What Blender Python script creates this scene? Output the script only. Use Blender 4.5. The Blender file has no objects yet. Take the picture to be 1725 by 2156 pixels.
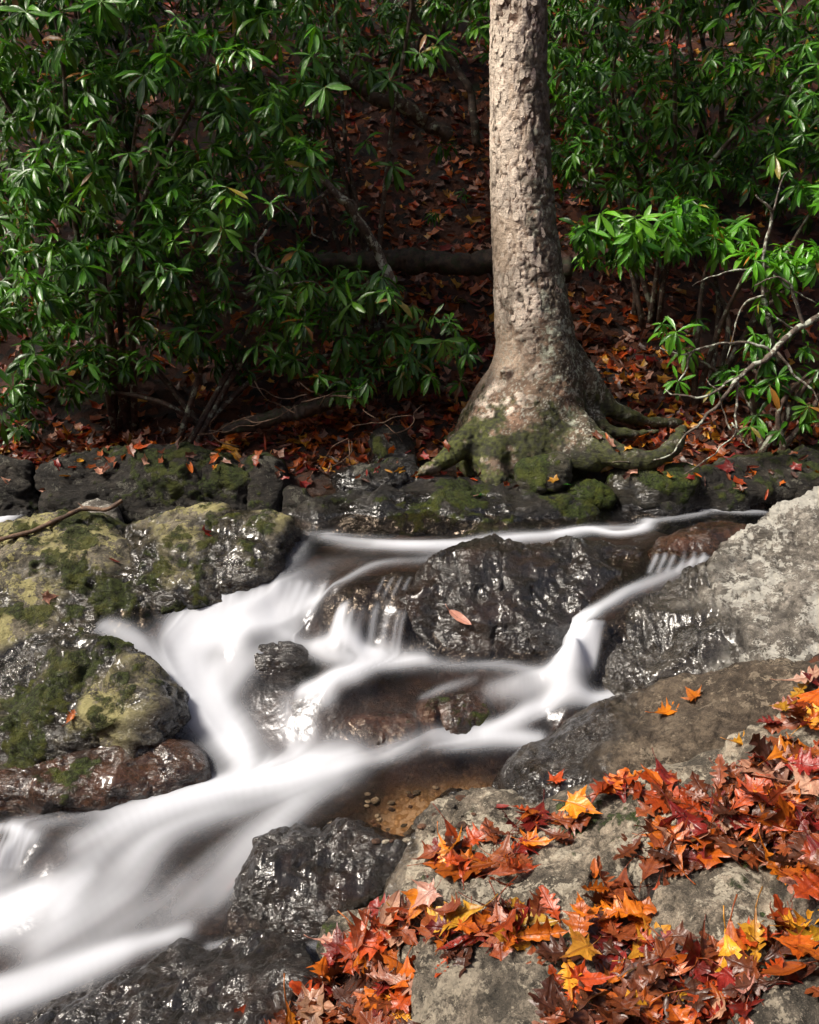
import bpy, bmesh, math, random
import numpy as np
from mathutils import Vector, Matrix
from mathutils.bvhtree import BVHTree

SC = bpy.context.scene
COL = SC.collection
rng = np.random.default_rng(7)
random.seed(7)

# ------------------------------------------------------------------ camera
CAM_Z = 1.6
PITCH = math.radians(14.4)
cam_d = bpy.data.cameras.new('camera')
cam_d.sensor_fit = 'VERTICAL'
cam_d.sensor_height = 36.0
cam_d.lens = 35.0
cam_d.clip_start = 0.05
cam_d.clip_end = 500
cam = bpy.data.objects.new('camera', cam_d)
cam.location = (0, 0, CAM_Z)
cam.rotation_euler = (math.pi / 2 - PITCH, 0, 0)
COL.objects.link(cam)
SC.camera = cam

# ------------------------------------------------------------------ sky, sun, exposure
SUN_EL, SUN_AZ = math.radians(50), math.radians(-110)     # azimuth from +Y (north), clockwise
world = bpy.data.worlds.new('World')
SC.world = world
world.use_nodes = True
wn = world.node_tree
for n in list(wn.nodes):
    wn.nodes.remove(n)
sky = wn.nodes.new('ShaderNodeTexSky')
sky.sky_type = 'NISHITA'
sky.sun_disc = False
sky.sun_elevation = SUN_EL
sky.sun_rotation = SUN_AZ
sky.air_density = 1.0
sky.dust_density = 6.0
sky.ozone_density = 1.0
bg = wn.nodes.new('ShaderNodeBackground')
bg.inputs['Strength'].default_value = 0.085
wo = wn.nodes.new('ShaderNodeOutputWorld')
wn.links.new(sky.outputs[0], bg.inputs['Color'])
wn.links.new(bg.outputs[0], wo.inputs['Surface'])

sun_d = bpy.data.lights.new('sun', 'SUN')
sun_d.energy = 4.2
sun_d.angle = math.radians(12)
sun_d.color = (1.0, 0.93, 0.82)
sun = bpy.data.objects.new('sun', sun_d)
sdir = Vector((math.sin(SUN_AZ) * math.cos(SUN_EL), math.cos(SUN_AZ) * math.cos(SUN_EL), math.sin(SUN_EL)))
sun.rotation_euler = sdir.to_track_quat('Z', 'Y').to_euler()
sun.location = sdir * 40
COL.objects.link(sun)

vs = SC.view_settings
vs.view_transform = 'Standard'
vs.look = 'None'
vs.exposure = 0.62
vs.gamma = 1.0
vs.use_curve_mapping = False
SC.cycles.use_denoising = True
SC.cycles.use_adaptive_sampling = True
SC.cycles.adaptive_threshold = 0.03
SC.cycles.max_bounces = 5
SC.cycles.diffuse_bounces = 2
SC.cycles.glossy_bounces = 2
SC.cycles.transmission_bounces = 3
SC.cycles.transparent_max_bounces = 8
SC.cycles.caustics_reflective = False
SC.cycles.caustics_refractive = False

# ------------------------------------------------------------------ photo-reading helpers (readings at 1725 x 2156)
FV = 35.0 / 36.0 * 2156.0
CP, SP = math.cos(PITCH), math.sin(PITCH)


def vdir(u, v):
    cx, cy = (u - 862.5) / FV, -(v - 1078.0) / FV
    return np.array([cx, CP + cy * SP, -SP + cy * CP])


def Py(u, v, y):
    d = vdir(u, v)
    return d * (y / d[1]) + np.array([0, 0, CAM_Z])


def Pz(u, v, z):
    d = vdir(u, v)
    return d * ((z - CAM_Z) / d[2]) + np.array([0, 0, CAM_Z])


def project(p):
    p = np.asarray(p, float)
    q = p - np.array([0, 0, CAM_Z])
    dep = q[..., 1] * CP - q[..., 2] * SP
    up = q[..., 1] * SP + q[..., 2] * CP
    return 862.5 + q[..., 0] / dep * FV, 1078.0 - up / dep * FV, dep


# ------------------------------------------------------------------ numpy noise
def _hash(ix, iy, iz, seed):
    with np.errstate(over='ignore'):
        h = (ix.astype(np.uint32) * np.uint32(374761393) + iy.astype(np.uint32) * np.uint32(668265263)
             + iz.astype(np.uint32) * np.uint32(2147483647) + np.uint32(seed * 974711 + 12345))
        h = (h ^ (h >> np.uint32(13))) * np.uint32(1274126177)
        h = (h ^ (h >> np.uint32(15))) * np.uint32(2246822519)
        h = h ^ (h >> np.uint32(16))
    return h.astype(np.float64) / 4294967295.0


def vnoise(p, seed=0):
    """value noise in 0..1, p is (n,3)"""
    i = np.floor(p).astype(np.int64)
    f = p - i
    w = f * f * f * (f * (f * 6 - 15) + 10)
    r = 0.0
    for dx in (0, 1):
        wx = w[:, 0] if dx else 1 - w[:, 0]
        for dy in (0, 1):
            wy = w[:, 1] if dy else 1 - w[:, 1]
            for dz in (0, 1):
                wz = w[:, 2] if dz else 1 - w[:, 2]
                r = r + wx * wy * wz * _hash(i[:, 0] + dx, i[:, 1] + dy, i[:, 2] + dz, seed)
    return r


def fbm(p, octv=4, seed=0, gain=0.5):
    a, s, t = 1.0, 0.0, 0.0
    q = np.array(p, float)
    for k in range(octv):
        s = s + a * vnoise(q, seed + k * 17)
        t += a
        a *= gain
        q = q * 2.03 + 11.7
    return s / t


def smooth(a, b, x):
    t = np.clip((x - a) / (b - a), 0, 1)
    return t * t * (3 - 2 * t)


# ------------------------------------------------------------------ object helpers
def tag(o, label=None, cat=None, group=None, kind=None):
    if label:
        o['label'] = label
    if cat:
        o['category'] = cat
    if group:
        o['group'] = group
    if kind:
        o['kind'] = kind
    return o


def mesh_np(name, V, F, smooth_shade=True):
    """V (n,3), F (m,k) array or list of face tuples"""
    me = bpy.data.meshes.new(name)
    V = np.asarray(V, np.float32)
    if isinstance(F, np.ndarray):
        m, k = F.shape
        me.vertices.add(len(V))
        me.vertices.foreach_set('co', V.ravel())
        me.loops.add(m * k)
        me.loops.foreach_set('vertex_index', F.astype(np.int32).ravel())
        me.polygons.add(m)
        me.polygons.foreach_set('loop_start', np.arange(0, m * k, k, dtype=np.int32))
        me.polygons.foreach_set('loop_total', np.full(m, k, np.int32))
        me.update(calc_edges=True)
    else:
        me.from_pydata(V.tolist(), [], [tuple(f) for f in F])
        me.update()
    if smooth_shade:
        me.polygons.foreach_set('use_smooth', np.ones(len(me.polygons), bool))
    return me


def fattr(me, name, vals):
    a = me.attributes.new(name, 'FLOAT', 'POINT')
    a.data.foreach_set('value', np.asarray(vals, np.float32))


def cattr(me, name, rgb):
    a = me.attributes.new(name, 'FLOAT_COLOR', 'POINT')
    rgb = np.asarray(rgb, np.float32)
    c = np.ones((len(rgb), 4), np.float32)
    c[:, :3] = rgb
    a.data.foreach_set('color', c.ravel())


def link(name, me, mat=None, parent=None, loc=None):
    o = bpy.data.objects.new(name, me)
    if mat and me is not None and not me.materials:
        me.materials.append(mat)
    COL.objects.link(o)
    if parent is not None:
        o.parent = parent
    if loc is not None:
        o.location = loc
    return o


def empty(name, loc):
    o = bpy.data.objects.new(name, None)
    o.location = loc
    o.empty_display_size = 0.1
    COL.objects.link(o)
    return o


def get_np(me):
    n = len(me.vertices)
    V = np.empty(n * 3, np.float32)
    me.vertices.foreach_get('co', V)
    N = np.empty(n * 3, np.float32)
    me.vertices.foreach_get('normal', N)
    return V.reshape(-1, 3).astype(float), N.reshape(-1, 3).astype(float)


def edges_np(me):
    E = np.empty(len(me.edges) * 2, np.int32)
    me.edges.foreach_get('vertices', E)
    return E.reshape(-1, 2)


def laplace(V, E, it, lam=0.6):
    n = len(V)
    a, b = E[:, 0], E[:, 1]
    deg = np.bincount(a, minlength=n) + np.bincount(b, minlength=n)
    deg = np.maximum(deg, 1)[:, None]
    for _ in range(it):
        S = np.stack([np.bincount(a, V[b, k], n) + np.bincount(b, V[a, k], n) for k in range(3)], 1)
        V = V + lam * (S / deg - V)
    return V


def evaluated(me, mods):
    """run modifiers on a mesh and return the new mesh"""
    o = bpy.data.objects.new('work', me)
    COL.objects.link(o)
    for typ, props in mods:
        m = o.modifiers.new('m', typ)
        for k, v in props.items():
            setattr(m, k, v)
    dg = bpy.context.evaluated_depsgraph_get()
    new = bpy.data.meshes.new_from_object(o.evaluated_get(dg))
    bpy.data.objects.remove(o)
    return new


def tube(path, radii, sides=8, cap=True):
    """rings of a tapered tube along path; returns V, F(list)"""
    P = np.asarray(path, float)
    R = np.asarray(radii, float)
    n = len(P)
    T = np.gradient(P, axis=0)
    T /= np.linalg.norm(T, axis=1)[:, None] + 1e-9
    a = np.array([0, 0, 1.0]) if abs(T[0, 2]) < 0.9 else np.array([1.0, 0, 0])
    V, F = [], []
    u = np.cross(T[0], a)
    u /= np.linalg.norm(u)
    for i in range(n):
        u = u - T[i] * np.dot(u, T[i])
        u /= np.linalg.norm(u) + 1e-9
        w = np.cross(T[i], u)
        for k in range(sides):
            t = 2 * math.pi * k / sides
            V.append(P[i] + R[i] * (math.cos(t) * u + math.sin(t) * w))
    for i in range(n - 1):
        for k in range(sides):
            k2 = (k + 1) % sides
            F.append((i * sides + k, i * sides + k2, (i + 1) * sides + k2, (i + 1) * sides + k))
    if cap:
        F.append(tuple(range(sides - 1, -1, -1)))
        F.append(tuple(range((n - 1) * sides, n * sides)))
    return V, F


def spline(pts, n):
    """Catmull-Rom through pts (any columns)"""
    P = np.asarray(pts, float)
    if len(P) < 3:
        t = np.linspace(0, 1, n)[:, None]
        return P[0] * (1 - t) + P[-1] * t
    Q = np.vstack([2 * P[0] - P[1], P, 2 * P[-1] - P[-2]])
    out = []
    for s in np.linspace(0, len(P) - 1 - 1e-6, n):
        i = int(s)
        t = s - i
        p0, p1, p2, p3 = Q[i], Q[i + 1], Q[i + 2], Q[i + 3]
        out.append(0.5 * (2 * p1 + (p2 - p0) * t + (2 * p0 - 5 * p1 + 4 * p2 - p3) * t * t
                          + (3 * p1 - p0 - 3 * p2 + p3) * t ** 3))
    return np.array(out)


class Soup:
    """collects pieces into one mesh"""
    def __init__(s):
        s.V, s.F, s.C, s.n = [], [], [], 0

    def add(s, V, F, col=None):
        V = np.asarray(V, float)
        s.V.append(V)
        s.F += [tuple(int(i) + s.n for i in f) for f in F]
        s.C.append(np.tile(np.asarray(col if col is not None else (1, 1, 1), float), (len(V), 1)))
        s.n += len(V)

    def mesh(s, name, shade=True):
        me = mesh_np(name, np.vstack(s.V), s.F, shade)
        cattr(me, 'Col', np.vstack(s.C))
        return me


# ------------------------------------------------------------------ shader helpers
class M:
    def __init__(s, name):
        s.mat = bpy.data.materials.new(name)
        s.mat.use_nodes = True
        s.t = s.mat.node_tree
        for n in list(s.t.nodes):
            s.t.nodes.remove(n)
        s.out = s.t.nodes.new('ShaderNodeOutputMaterial')

    def n(s, typ, props=None, **inp):
        nd = s.t.nodes.new('ShaderNode' + typ)
        for k, v in (props or {}).items():
            setattr(nd, k, v)
        for k, v in inp.items():
            k = k.replace('_', ' ')
            sock = nd.inputs[int(k[1:])] if k[0] == 'i' and k[1:].isdigit() else nd.inputs[k]
            s.set(sock, v)
        return nd

    def set(s, sock, v):
        if isinstance(v, bpy.types.NodeSocket):
            s.t.links.new(v, sock)
        elif isinstance(v, bpy.types.Node):
            s.t.links.new(v.outputs[0], sock)
        elif isinstance(v, (tuple, list)) and len(v) == 3 and sock.type == 'RGBA':
            sock.default_value = (*v, 1)
        else:
            sock.default_value = v

    def pos(s):
        return s.n('NewGeometry').outputs['Position']

    def noise(s, vec, scale, detail=6, rough=0.55, dist=0.0):
        return s.n('TexNoise', Vector=vec, Scale=scale, Detail=detail, Roughness=rough, Distortion=dist).outputs[0]

    def math(s, op, a, b=0.0, clamp=False):
        return s.n('Math', {'operation': op, 'use_clamp': clamp}, i0=a, i1=b).outputs[0]

    def ramp(s, fac, lo, hi, a=0.0, b=1.0):
        return s.n('MapRange', {'interpolation_type': 'SMOOTHSTEP'}, i0=fac, i1=lo, i2=hi, i3=a, i4=b).outputs[0]

    def mix(s, fac, a, b, blend='MIX'):
        nd = s.t.nodes.new('ShaderNodeMix')
        nd.data_type = 'RGBA'
        nd.blend_type = blend
        s.set(nd.inputs[0], fac)
        s.set(nd.inputs[6], a)
        s.set(nd.inputs[7], b)
        return nd.outputs[2]

    def attr(s, name, what=2):
        return s.n('Attribute', {'attribute_name': name}).outputs[what]

    def surf(s, sh):
        s.t.links.new(sh.outputs[0] if isinstance(sh, bpy.types.Node) else sh, s.out.inputs['Surface'])
        return s.mat


def scaled(m, vec, sx, sy, sz, rot=(0, 0, 0)):
    return m.n('Mapping', Vector=vec, Scale=(sx, sy, sz), Rotation=rot).outputs[0]


def rock_material(name, dark, light, lichen=(0.5, 0.5, 0.42), lich=0.3, moss=0.2, mossc=(0.035, 0.05, 0.01), wetk=0.3,
                  wetrough=0.16, band=1.0, warm=None):
    """grey rock: grains, banding, crusts of lichen, moss on the upper faces, dark and glossy where the 'wet' attribute says so"""
    m = M(name)
    p = m.pos()
    ps = scaled(m, p, 1.0, 1.0, 3.2, (0.35, 0.25, 0.4))
    n1 = m.noise(p, 2.3, 6, 0.65)
    n2 = m.noise(ps, 9, 6, 0.68, 0.4)
    n3 = m.noise(p, 70, 4, 0.7)
    grain = m.noise(p, 210, 2, 0.6)
    f = m.math('ADD', m.math('MULTIPLY', n1, 0.45), m.math('MULTIPLY', n2, 0.55))
    c = m.mix(m.ramp(f, 0.38, 0.60), dark, light)
    c = m.mix(m.ramp(m.noise(p, 21, 5, 0.7), 0.50, 0.64, 0, 0.75), c, tuple(x * 0.4 for x in dark))
    if warm:
        c = m.mix(m.ramp(m.noise(p, 3.7, 6, 0.6), 0.46, 0.66), c, warm)
    c = m.mix(m.ramp(n3, 0.52, 0.7, 0, 0.55), c, tuple(x * 0.45 for x in dark))
    c = m.mix(m.ramp(grain, 0.56, 0.72, 0, 0.5), c, tuple(min(1, x * 1.5) for x in light))
    c = m.mix(m.ramp(grain, 0.44, 0.32, 0, 0.45), c, tuple(x * 0.5 for x in dark))
    st_ = m.math('ADD', m.math('MULTIPLY', m.noise(p, 5.2, 6, 0.7), 0.7), m.math('MULTIPLY', m.noise(p, 33, 4, 0.7), 0.3))
    c = m.mix(m.ramp(st_, 0.47, 0.57, 0, 0.72), c, tuple(x * 0.55 for x in dark))
    # lichen crusts
    lf = m.math('ADD', m.math('MULTIPLY', m.noise(p, 4.5, 8, 0.62), 0.6), m.math('MULTIPLY', m.noise(p, 26, 6, 0.6), 0.4))
    lf = m.math('ADD', lf, m.math('MULTIPLY', m.math('SUBTRACT', m.noise(p, 90, 3, 0.6), 0.5), 0.22))
    lm = m.ramp(lf, 0.60 - lich * 0.2, 0.64 - lich * 0.2)
    wet = m.attr('wet')
    dry = m.math('SUBTRACT', 1.0, wet, True)
    lm = m.math('MULTIPLY', lm, m.math('MULTIPLY', dry, 0.8))
    lcol = m.mix(m.noise(p, 60, 4), tuple(x * 0.6 for x in lichen), tuple(min(1, x * 1.3) for x in lichen))
    c = m.mix(lm, c, lcol)
    # wet darkening
    wetc = m.mix(1.0, c, (wetk, wetk * 0.94, wetk * 0.88), 'MULTIPLY')
    c = m.mix(wet, c, wetc)
    rough = m.n('MapRange', i0=wet, i1=0.0, i2=1.0, i3=0.78, i4=wetrough).outputs[0]
    rough = m.math('ADD', rough, m.math('MULTIPLY', m.math('SUBTRACT', n3, 0.5), 0.25), True)
    # moss
    mf = m.math('ADD', m.attr('mossy'), m.math('MULTIPLY', m.math('SUBTRACT', m.noise(p, 34, 6, 0.75), 0.5), 2.4))
    mm = m.math('MULTIPLY', m.ramp(mf, 0.30, 0.85), 0.93)
    mcol = m.mix(m.ramp(m.noise(p, 45, 5, 0.75), 0.36, 0.66), tuple(x * 0.3 for x in mossc), tuple(x * 1.9 for x in mossc))
    mcol = m.mix(m.ramp(m.noise(p, 9, 4, 0.6), 0.45, 0.62, 0, 0.6), mcol, (mossc[0] * 2.6, mossc[1] * 2.0, mossc[2]))
    if moss > 0:
        c = m.mix(mm, c, mcol)
        rough = m.mix(mm, rough, (0.95, 0.95, 0.95))
    h = m.math('ADD', m.math('MULTIPLY', m.noise(ps, 13 * band, 7, 0.72, 0.6), 1.0), m.math('MULTIPLY', n3, 0.30))
    h = m.math('ADD', h, m.math('MULTIPLY', grain, 0.06))
    if moss > 0:
        h = m.math('ADD', h, m.math('MULTIPLY', mm, m.math('MULTIPLY', m.noise(p, 120, 3), 0.6)))
    bp = m.n('Bump', Strength=1.0, Distance=0.045, Height=h)
    b = m.n('BsdfPrincipled', Base_Color=c, Roughness=rough, Normal=bp)
    m.set(b.inputs['Specular IOR Level'], m.n('MapRange', i0=wet, i1=0.0, i2=1.0, i3=0.4, i4=0.25).outputs[0])
    m.set(b.inputs['Coat Weight'], m.math('MULTIPLY', wet, 0.9) if moss <= 0 else m.math('MULTIPLY', m.math('MULTIPLY', wet, 0.8), m.math('SUBTRACT', 1.0, mm)))
    m.set(b.inputs['Coat Roughness'], m.ramp(m.noise(p, 8, 4, 0.6), 0.35, 0.65, 0.07, 0.26))
    b.inputs['Coat IOR'].default_value = 1.6
    # the film of water follows the coarser relief: glints a centimetre or two across
    wv = scaled(m, p, 0.40, 1.0, 1.0, (0.5, 0.6, 0.7))
    broad = m.ramp(m.noise(p, 5.5, 4, 0.6), 0.40, 0.60, 0.12, 1.0)
    hw_ = m.math('ADD', m.math('MULTIPLY', m.noise(wv, 34 * band, 4, 0.6, 1.2), broad), m.math('MULTIPLY', m.noise(wv, 9, 2, 0.5), 0.9))
    cb = m.n('Bump', Strength=1.0, Distance=0.017, Height=hw_)
    m.set(b.inputs['Coat Normal'], cb)
    return m.surf(b)

# ------------------------------------------------------------------ water level from readings (u, v, z)
WPTS = [(1725, 1035, .05), (1900, 1025, .08), (2300, 1000, .14), (1600, 1062, .03), (1500, 1075, .02), (1400, 1065, .02), (1340, 1118, -.01), (1150, 1128, -.01),
        (900, 1150, -.01), (700, 1140, -.01), (640, 1110, 0), (500, 1085, 0), (300, 1080, 0), (50, 1090, 0), (-200, 1080, .0),
        (0, 1100, -.02), (640, 1160, -.03), (1450, 1178, -.03), (1380, 1172, -.03), (1500, 1150, -.01),
        (1410, 1212, -.08), (1320, 1250, -.12), (1245, 1295, -.15), (1215, 1318, -.17), (1190, 1390, -.42), (1240, 1410, -.42),
        (690, 1228, -.13), (580, 1228, -.15), (480, 1250, -.19), (680, 1272, -.26), (580, 1285, -.29), (480, 1300, -.31),
        (400, 1350, -.40), (260, 1315, -.30), (300, 1360, -.38), (520, 1350, -.38), (640, 1345, -.40),
        (780, 1210, -.10), (860, 1215, -.10), (760, 1280, -.20), (700, 1285, -.22), (840, 1285, -.21), (700, 1352, -.40), (770, 1362, -.41), (840, 1380, -.43),
        (350, 1420, -.50), (430, 1450, -.58), (480, 1550, -.75), (360, 1500, -.63), (520, 1610, -.81), (420, 1600, -.79),
        (1100, 1430, -.46), (900, 1400, -.45), (1000, 1410, -.45), (1240, 1460, -.50), (1290, 1462, -.50), (700, 1440, -.50), (800, 1460, -.53),
        (640, 1500, -.62), (900, 1500, -.58), (760, 1530, -.65), (620, 1580, -.76),
        (1050, 1540, -.66), (1150, 1500, -.60), (1100, 1570, -.70), (950, 1560, -.70), (800, 1600, -.76), (700, 1615, -.79), (900, 1650, -.80), (1000, 1640, -.79), (850, 1740, -.84),
        (600, 1650, -.83), (350, 1700, -.86), (200, 1650, -.83), (0, 1700, -.86), (-200, 1700, -.86), (450, 1780, -.93), (600, 1740, -.87), (100, 1800, -.93),
        (0, 1790, -.92), (30, 1840, -1.03), (250, 1880, -1.02), (380, 1850, -.98), (480, 1960, -1.08), (0, 1950, -1.12), (150, 1960, -1.10), (350, 1990, -1.11), (0, 2080, -1.19),
        (150, 2100, -1.20), (-200, 1900, -1.10), (-200, 2100, -1.22), (0, 2300, -1.3), (300, 2300, -1.28), (640, 2010, -1.09), (700, 1950, -1.06), (780, 1880, -.98), (800, 1820, -.90)]
W3 = np.array([Pz(*p) for p in WPTS])


class RBF:
    """linear-kernel interpolation of heights with a planar drift"""
    def __init__(s, P, lam=0.004):
        s.xy = P[:, :2]
        n = len(P)
        K = np.linalg.norm(s.xy[:, None] - s.xy[None], axis=2)
        A = np.zeros((n + 3, n + 3))
        A[:n, :n] = -K + 0 * np.eye(n)
        A[:n, :n] -= lam * np.eye(n) * -1
        Q = np.c_[np.ones(n), s.xy]
        A[:n, n:] = Q
        A[n:, :n] = Q.T
        s.w = np.linalg.solve(A, np.r_[P[:, 2], 0, 0, 0])

    def __call__(s, x, y):
        x = np.asarray(x, float)
        sh = x.shape
        q = np.c_[x.ravel(), np.asarray(y, float).ravel()]
        out = np.empty(len(q))
        for i in range(0, len(q), 20000):
            b = q[i:i + 20000]
            K = np.linalg.norm(b[:, None] - s.xy[None], axis=2)
            out[i:i + 20000] = -K @ s.w[:-3] + s.w[-3] + b @ s.w[-2:]
        return out.reshape(sh)


class Grid:
    """height grid with bilinear lookup"""
    def __init__(s, x0, x1, y0, y1, h):
        s.x = np.arange(x0, x1 + h / 2, h)
        s.y = np.arange(y0, y1 + h / 2, h)
        s.h = h
        s.X, s.Y = np.meshgrid(s.x, s.y)
        s.Z = None

    def look(s, A, x, y):
        fx = np.clip((np.asarray(x, float) - s.x[0]) / s.h, 0, len(s.x) - 1.001)
        fy = np.clip((np.asarray(y, float) - s.y[0]) / s.h, 0, len(s.y) - 1.001)
        i, j = fx.astype(int), fy.astype(int)
        a, b = fx - i, fy - j
        return A[j, i] * (1 - a) * (1 - b) + A[j, i + 1] * a * (1 - b) + A[j + 1, i] * (1 - a) * b + A[j + 1, i + 1] * a * b

    def hit(s, A, u, v):
        d = vdir(u, v)
        t = np.linspace(1.5, 9, 1600)
        p = d[None] * (t / d[1])[:, None]
        p[:, 2] += CAM_Z
        z = s.look(A, p[:, 0], p[:, 1])
        k = np.argmax(p[:, 2] < z)
        return p[k]


def blur(A, k):
    for _ in range(k):
        A = (np.roll(A, 1, 0) + np.roll(A, -1, 0) + 2 * A) / 4
        A = (np.roll(A, 1, 1) + np.roll(A, -1, 1) + 2 * A) / 4
    return A


WG = Grid(-2.9, 3.4, 2.3, 7.4, 0.0105)
w_lo = Grid(-2.9, 3.4, 2.3, 7.4, 0.03)
w_lo.Z = RBF(W3)(w_lo.X, w_lo.Y)
WZ = blur(w_lo.look(w_lo.Z, WG.X, WG.Y), 10)
wz0 = WZ.copy()


def water_z(x, y):
    return WG.look(wz0, x, y)


# ------------------------------------------------------------------ the ground: stream bed, banks and the hillside behind, one sheet
gp = [(p[0], p[1], p[2] - 0.10) for p in W3]
for xx in (-5, -3.5, -2.2, -1, 0.2, 1.4, 2.6, 4, 6):
    gp += [(xx, 6.45, .10), (xx, 6.75, .30), (xx, 7.3, .55), (xx, 8.2, 1.12), (xx, 9.5, 2.2), (xx, 11.5, 4.1)]
for xx in (-22, -12, -6, 0, 6, 12, 22):
    gp += [(xx, 15, 7.2), (xx, 22, 12.5), (xx, 40, 22)]
gp += [(-3.0, 5.8, .0), (-3.2, 5.0, -.2), (-3.0, 4.2, -.5), (-2.6, 3.4, -.9), (-4.5, 5, .2), (-4.5, 3.5, .0), (-9, 4, 1.8), (-9, 0, 1.4), (-20, 0, 6), (-20, 8, 7),
       (-2.2, 2.4, -1.35), (-2.4, 1, -1.7), (-4.2, 1, -1.0), (-3.5, -1, -1.6), (-7, -3, -1.5), (-12, -4, -1.5), (-12, -14, 8), (-25, -20, 12)]
for uv in [(560, 2156, 3.05), (640, 2050, 3.2), (740, 1975, 3.35), (860, 1820, 3.6), (950, 1730, 3.75), (1120, 1760, 3.65), (1240, 1745, 3.65), (1400, 1660, 3.65),
           (1560, 1620, 3.65), (1725, 1500, 3.75), (1950, 1480, 3.7), (880, 2156, 2.75), (1300, 2156, 2.6), (1725, 2156, 2.5), (1725, 1900, 2.9), (1950, 1850, 2.9),
           (1725, 1700, 3.3), (1300, 1900, 3.05), (1500, 2000, 2.78), (1100, 1930, 3.1), (1000, 1880, 3.3), (1480, 1800, 3.2), (1600, 1760, 3.25)]:
    q = Py(*uv)
    gp.append((q[0], q[1], q[2] - 0.055))
gp += [(1.9, 4.0, -.15), (2.2, 3, -.25), (2.6, 4.6, .1), (3.2, 5.4, .3), (4.5, 4, .7), (9, 3, 3), (20, 4, 9), (1.6, 2, -.4), (0.5, 1.8, -.75), (-.6, 1.8, -1.25), (0.2, .6, -.5),
       (1.5, 0, -.1), (0, -1, -.3), (1.5, -3, .6), (-1, -5, 2.2), (3, -7, 5.0), (-3, -8, 4.5), (6, -5, 4.6), (4, -14, 11), (-5, -14, 10), (20, -14, 14), (3.4, 6.0, .2)]  # points behind the camera: unseen rise added to block low sky light
GP = np.array(gp)
G_RBF = RBF(GP)

bx = np.concatenate([np.linspace(-26, -3.6, 34), np.arange(-3.5, 3.8, .035), np.linspace(3.9, 26, 34)])
by = np.concatenate([np.linspace(-20, 1.6, 30), np.arange(1.7, 8.2, .035), np.arange(8.25, 13, .12), np.linspace(13.3, 40, 36)])
GX, GY = np.meshgrid(bx, by)
GZ = G_RBF(GX, GY)
pp = np.stack([GX.ravel(), GY.ravel(), np.zeros(GX.size)], 1)
fineamp = smooth(20, 8, np.abs(GY - 5)).ravel()
GZ = GZ + ((fbm(pp * 1.7, 4, 3) - .5) * .16 + (fbm(pp * 7, 4, 9) - .5) * .05).reshape(GX.shape) * (1 + smooth(8, 16, GY) * 3)
ny_, nx_ = GX.shape
idx = np.arange(nx_ * ny_).reshape(ny_, nx_)
gF = np.stack([idx[:-1, :-1], idx[:-1, 1:], idx[1:, 1:], idx[1:, :-1]], -1).reshape(-1, 4)
gV = np.stack([GX.ravel(), GY.ravel(), GZ.ravel()], 1)
me = mesh_np('ground', gV, gF)
# stream-bed mask: close to or under the water sheet
inw = ((GX > -2.9) & (GX < 3.4) & (GY > 2.3) & (GY < 7.4)).ravel()
wz_at = np.where(inw, water_z(gV[:, 0], gV[:, 1]), -9)
bed = smooth(.10, -.02, gV[:, 2] - wz_at) * inw
fattr(me, 'wet', np.clip(bed, 0, 1))
sandc = [Py(900, 1675, 4.1), Py(980, 1655, 4.15), Py(830, 1740, 3.9), Py(900, 1720, 3.95)]
sand = np.zeros(len(gV))
for c in sandc:
    sand = np.maximum(sand, smooth(.34, .12, np.hypot(gV[:, 0] - c[0], (gV[:, 1] - c[1]) * 1.3)))
fattr(me, 'sand', sand)

m = M('forest floor and stream bed')
p = m.pos()
n1 = m.noise(p, 2.2, 8, .65)
n2 = m.noise(p, 17, 8, .7)
soil = m.mix(m.ramp(n2, .4, .65), (.006, .004, .003), (.026, .011, .006))
soil = m.mix(m.ramp(n1, .5, .62), soil, (.032, .010, .005))
lv = m.n('TexVoronoi', Vector=m.mix(.06, p, m.n('TexNoise', Vector=p, Scale=9.0).outputs[1]), Scale=13.0)
lc = m.n('SeparateXYZ', Vector=lv.outputs[1])
soil = m.mix(m.ramp(lc.outputs[0], .35, .6, 0, .8), soil, (.05, .013, .005))
soil = m.mix(m.ramp(lc.outputs[1], .72, .8, 0, .8), soil, (.10, .027, .007))
soil = m.mix(m.ramp(m.noise(p, 1.3, 6, .6), .60, .70), soil, (.02, .03, .008))
bedc = m.mix(m.ramp(m.noise(p, 6, 9, .7), .38, .62), (.008, .005, .004), (.034, .017, .010))
bedc = m.mix(m.ramp(m.noise(p, 28, 6, .7), .5, .72), bedc, (.085, .05, .033))
grav = m.n('TexVoronoi', Vector=p, Scale=42.0)
sandcol = m.mix(m.ramp(grav.outputs[0], .1, .55), (.52, .34, .18), (.26, .15, .065))
sandcol = m.mix(m.ramp(m.n('SeparateXYZ', Vector=grav.outputs[1]).outputs[0], .55, .8), sandcol, (.42, .30, .19))
bedc = m.mix(m.attr('sand'), bedc, sandcol)
wet = m.attr('wet')
c = m.mix(wet, soil, bedc)
h = m.math('ADD', m.math('MULTIPLY', n2, 1.0), m.math('MULTIPLY', m.noise(p, 60, 6, .7), .35))
b = m.n('BsdfPrincipled', Base_Color=c, Roughness=m.ramp(wet, 0, 1, .85, .3), Normal=m.n('Bump', Strength=.9, Distance=.04, Height=h))
ground = link('ground', me, m.surf(b))
tag(ground, 'leaf-strewn hillside, banks and brown bed of the stream', 'ground', kind='structure')


def ground_z(x, y):
    i = np.searchsorted(bx, x) - 1
    j = np.searchsorted(by, y) - 1
    a = (x - bx[i]) / (bx[i + 1] - bx[i])
    b_ = (y - by[j]) / (by[j + 1] - by[j])
    return (GZ[j, i] * (1 - a) + GZ[j, i + 1] * a) * (1 - b_) + (GZ[j + 1, i] * (1 - a) + GZ[j + 1, i + 1] * a) * b_


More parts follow.
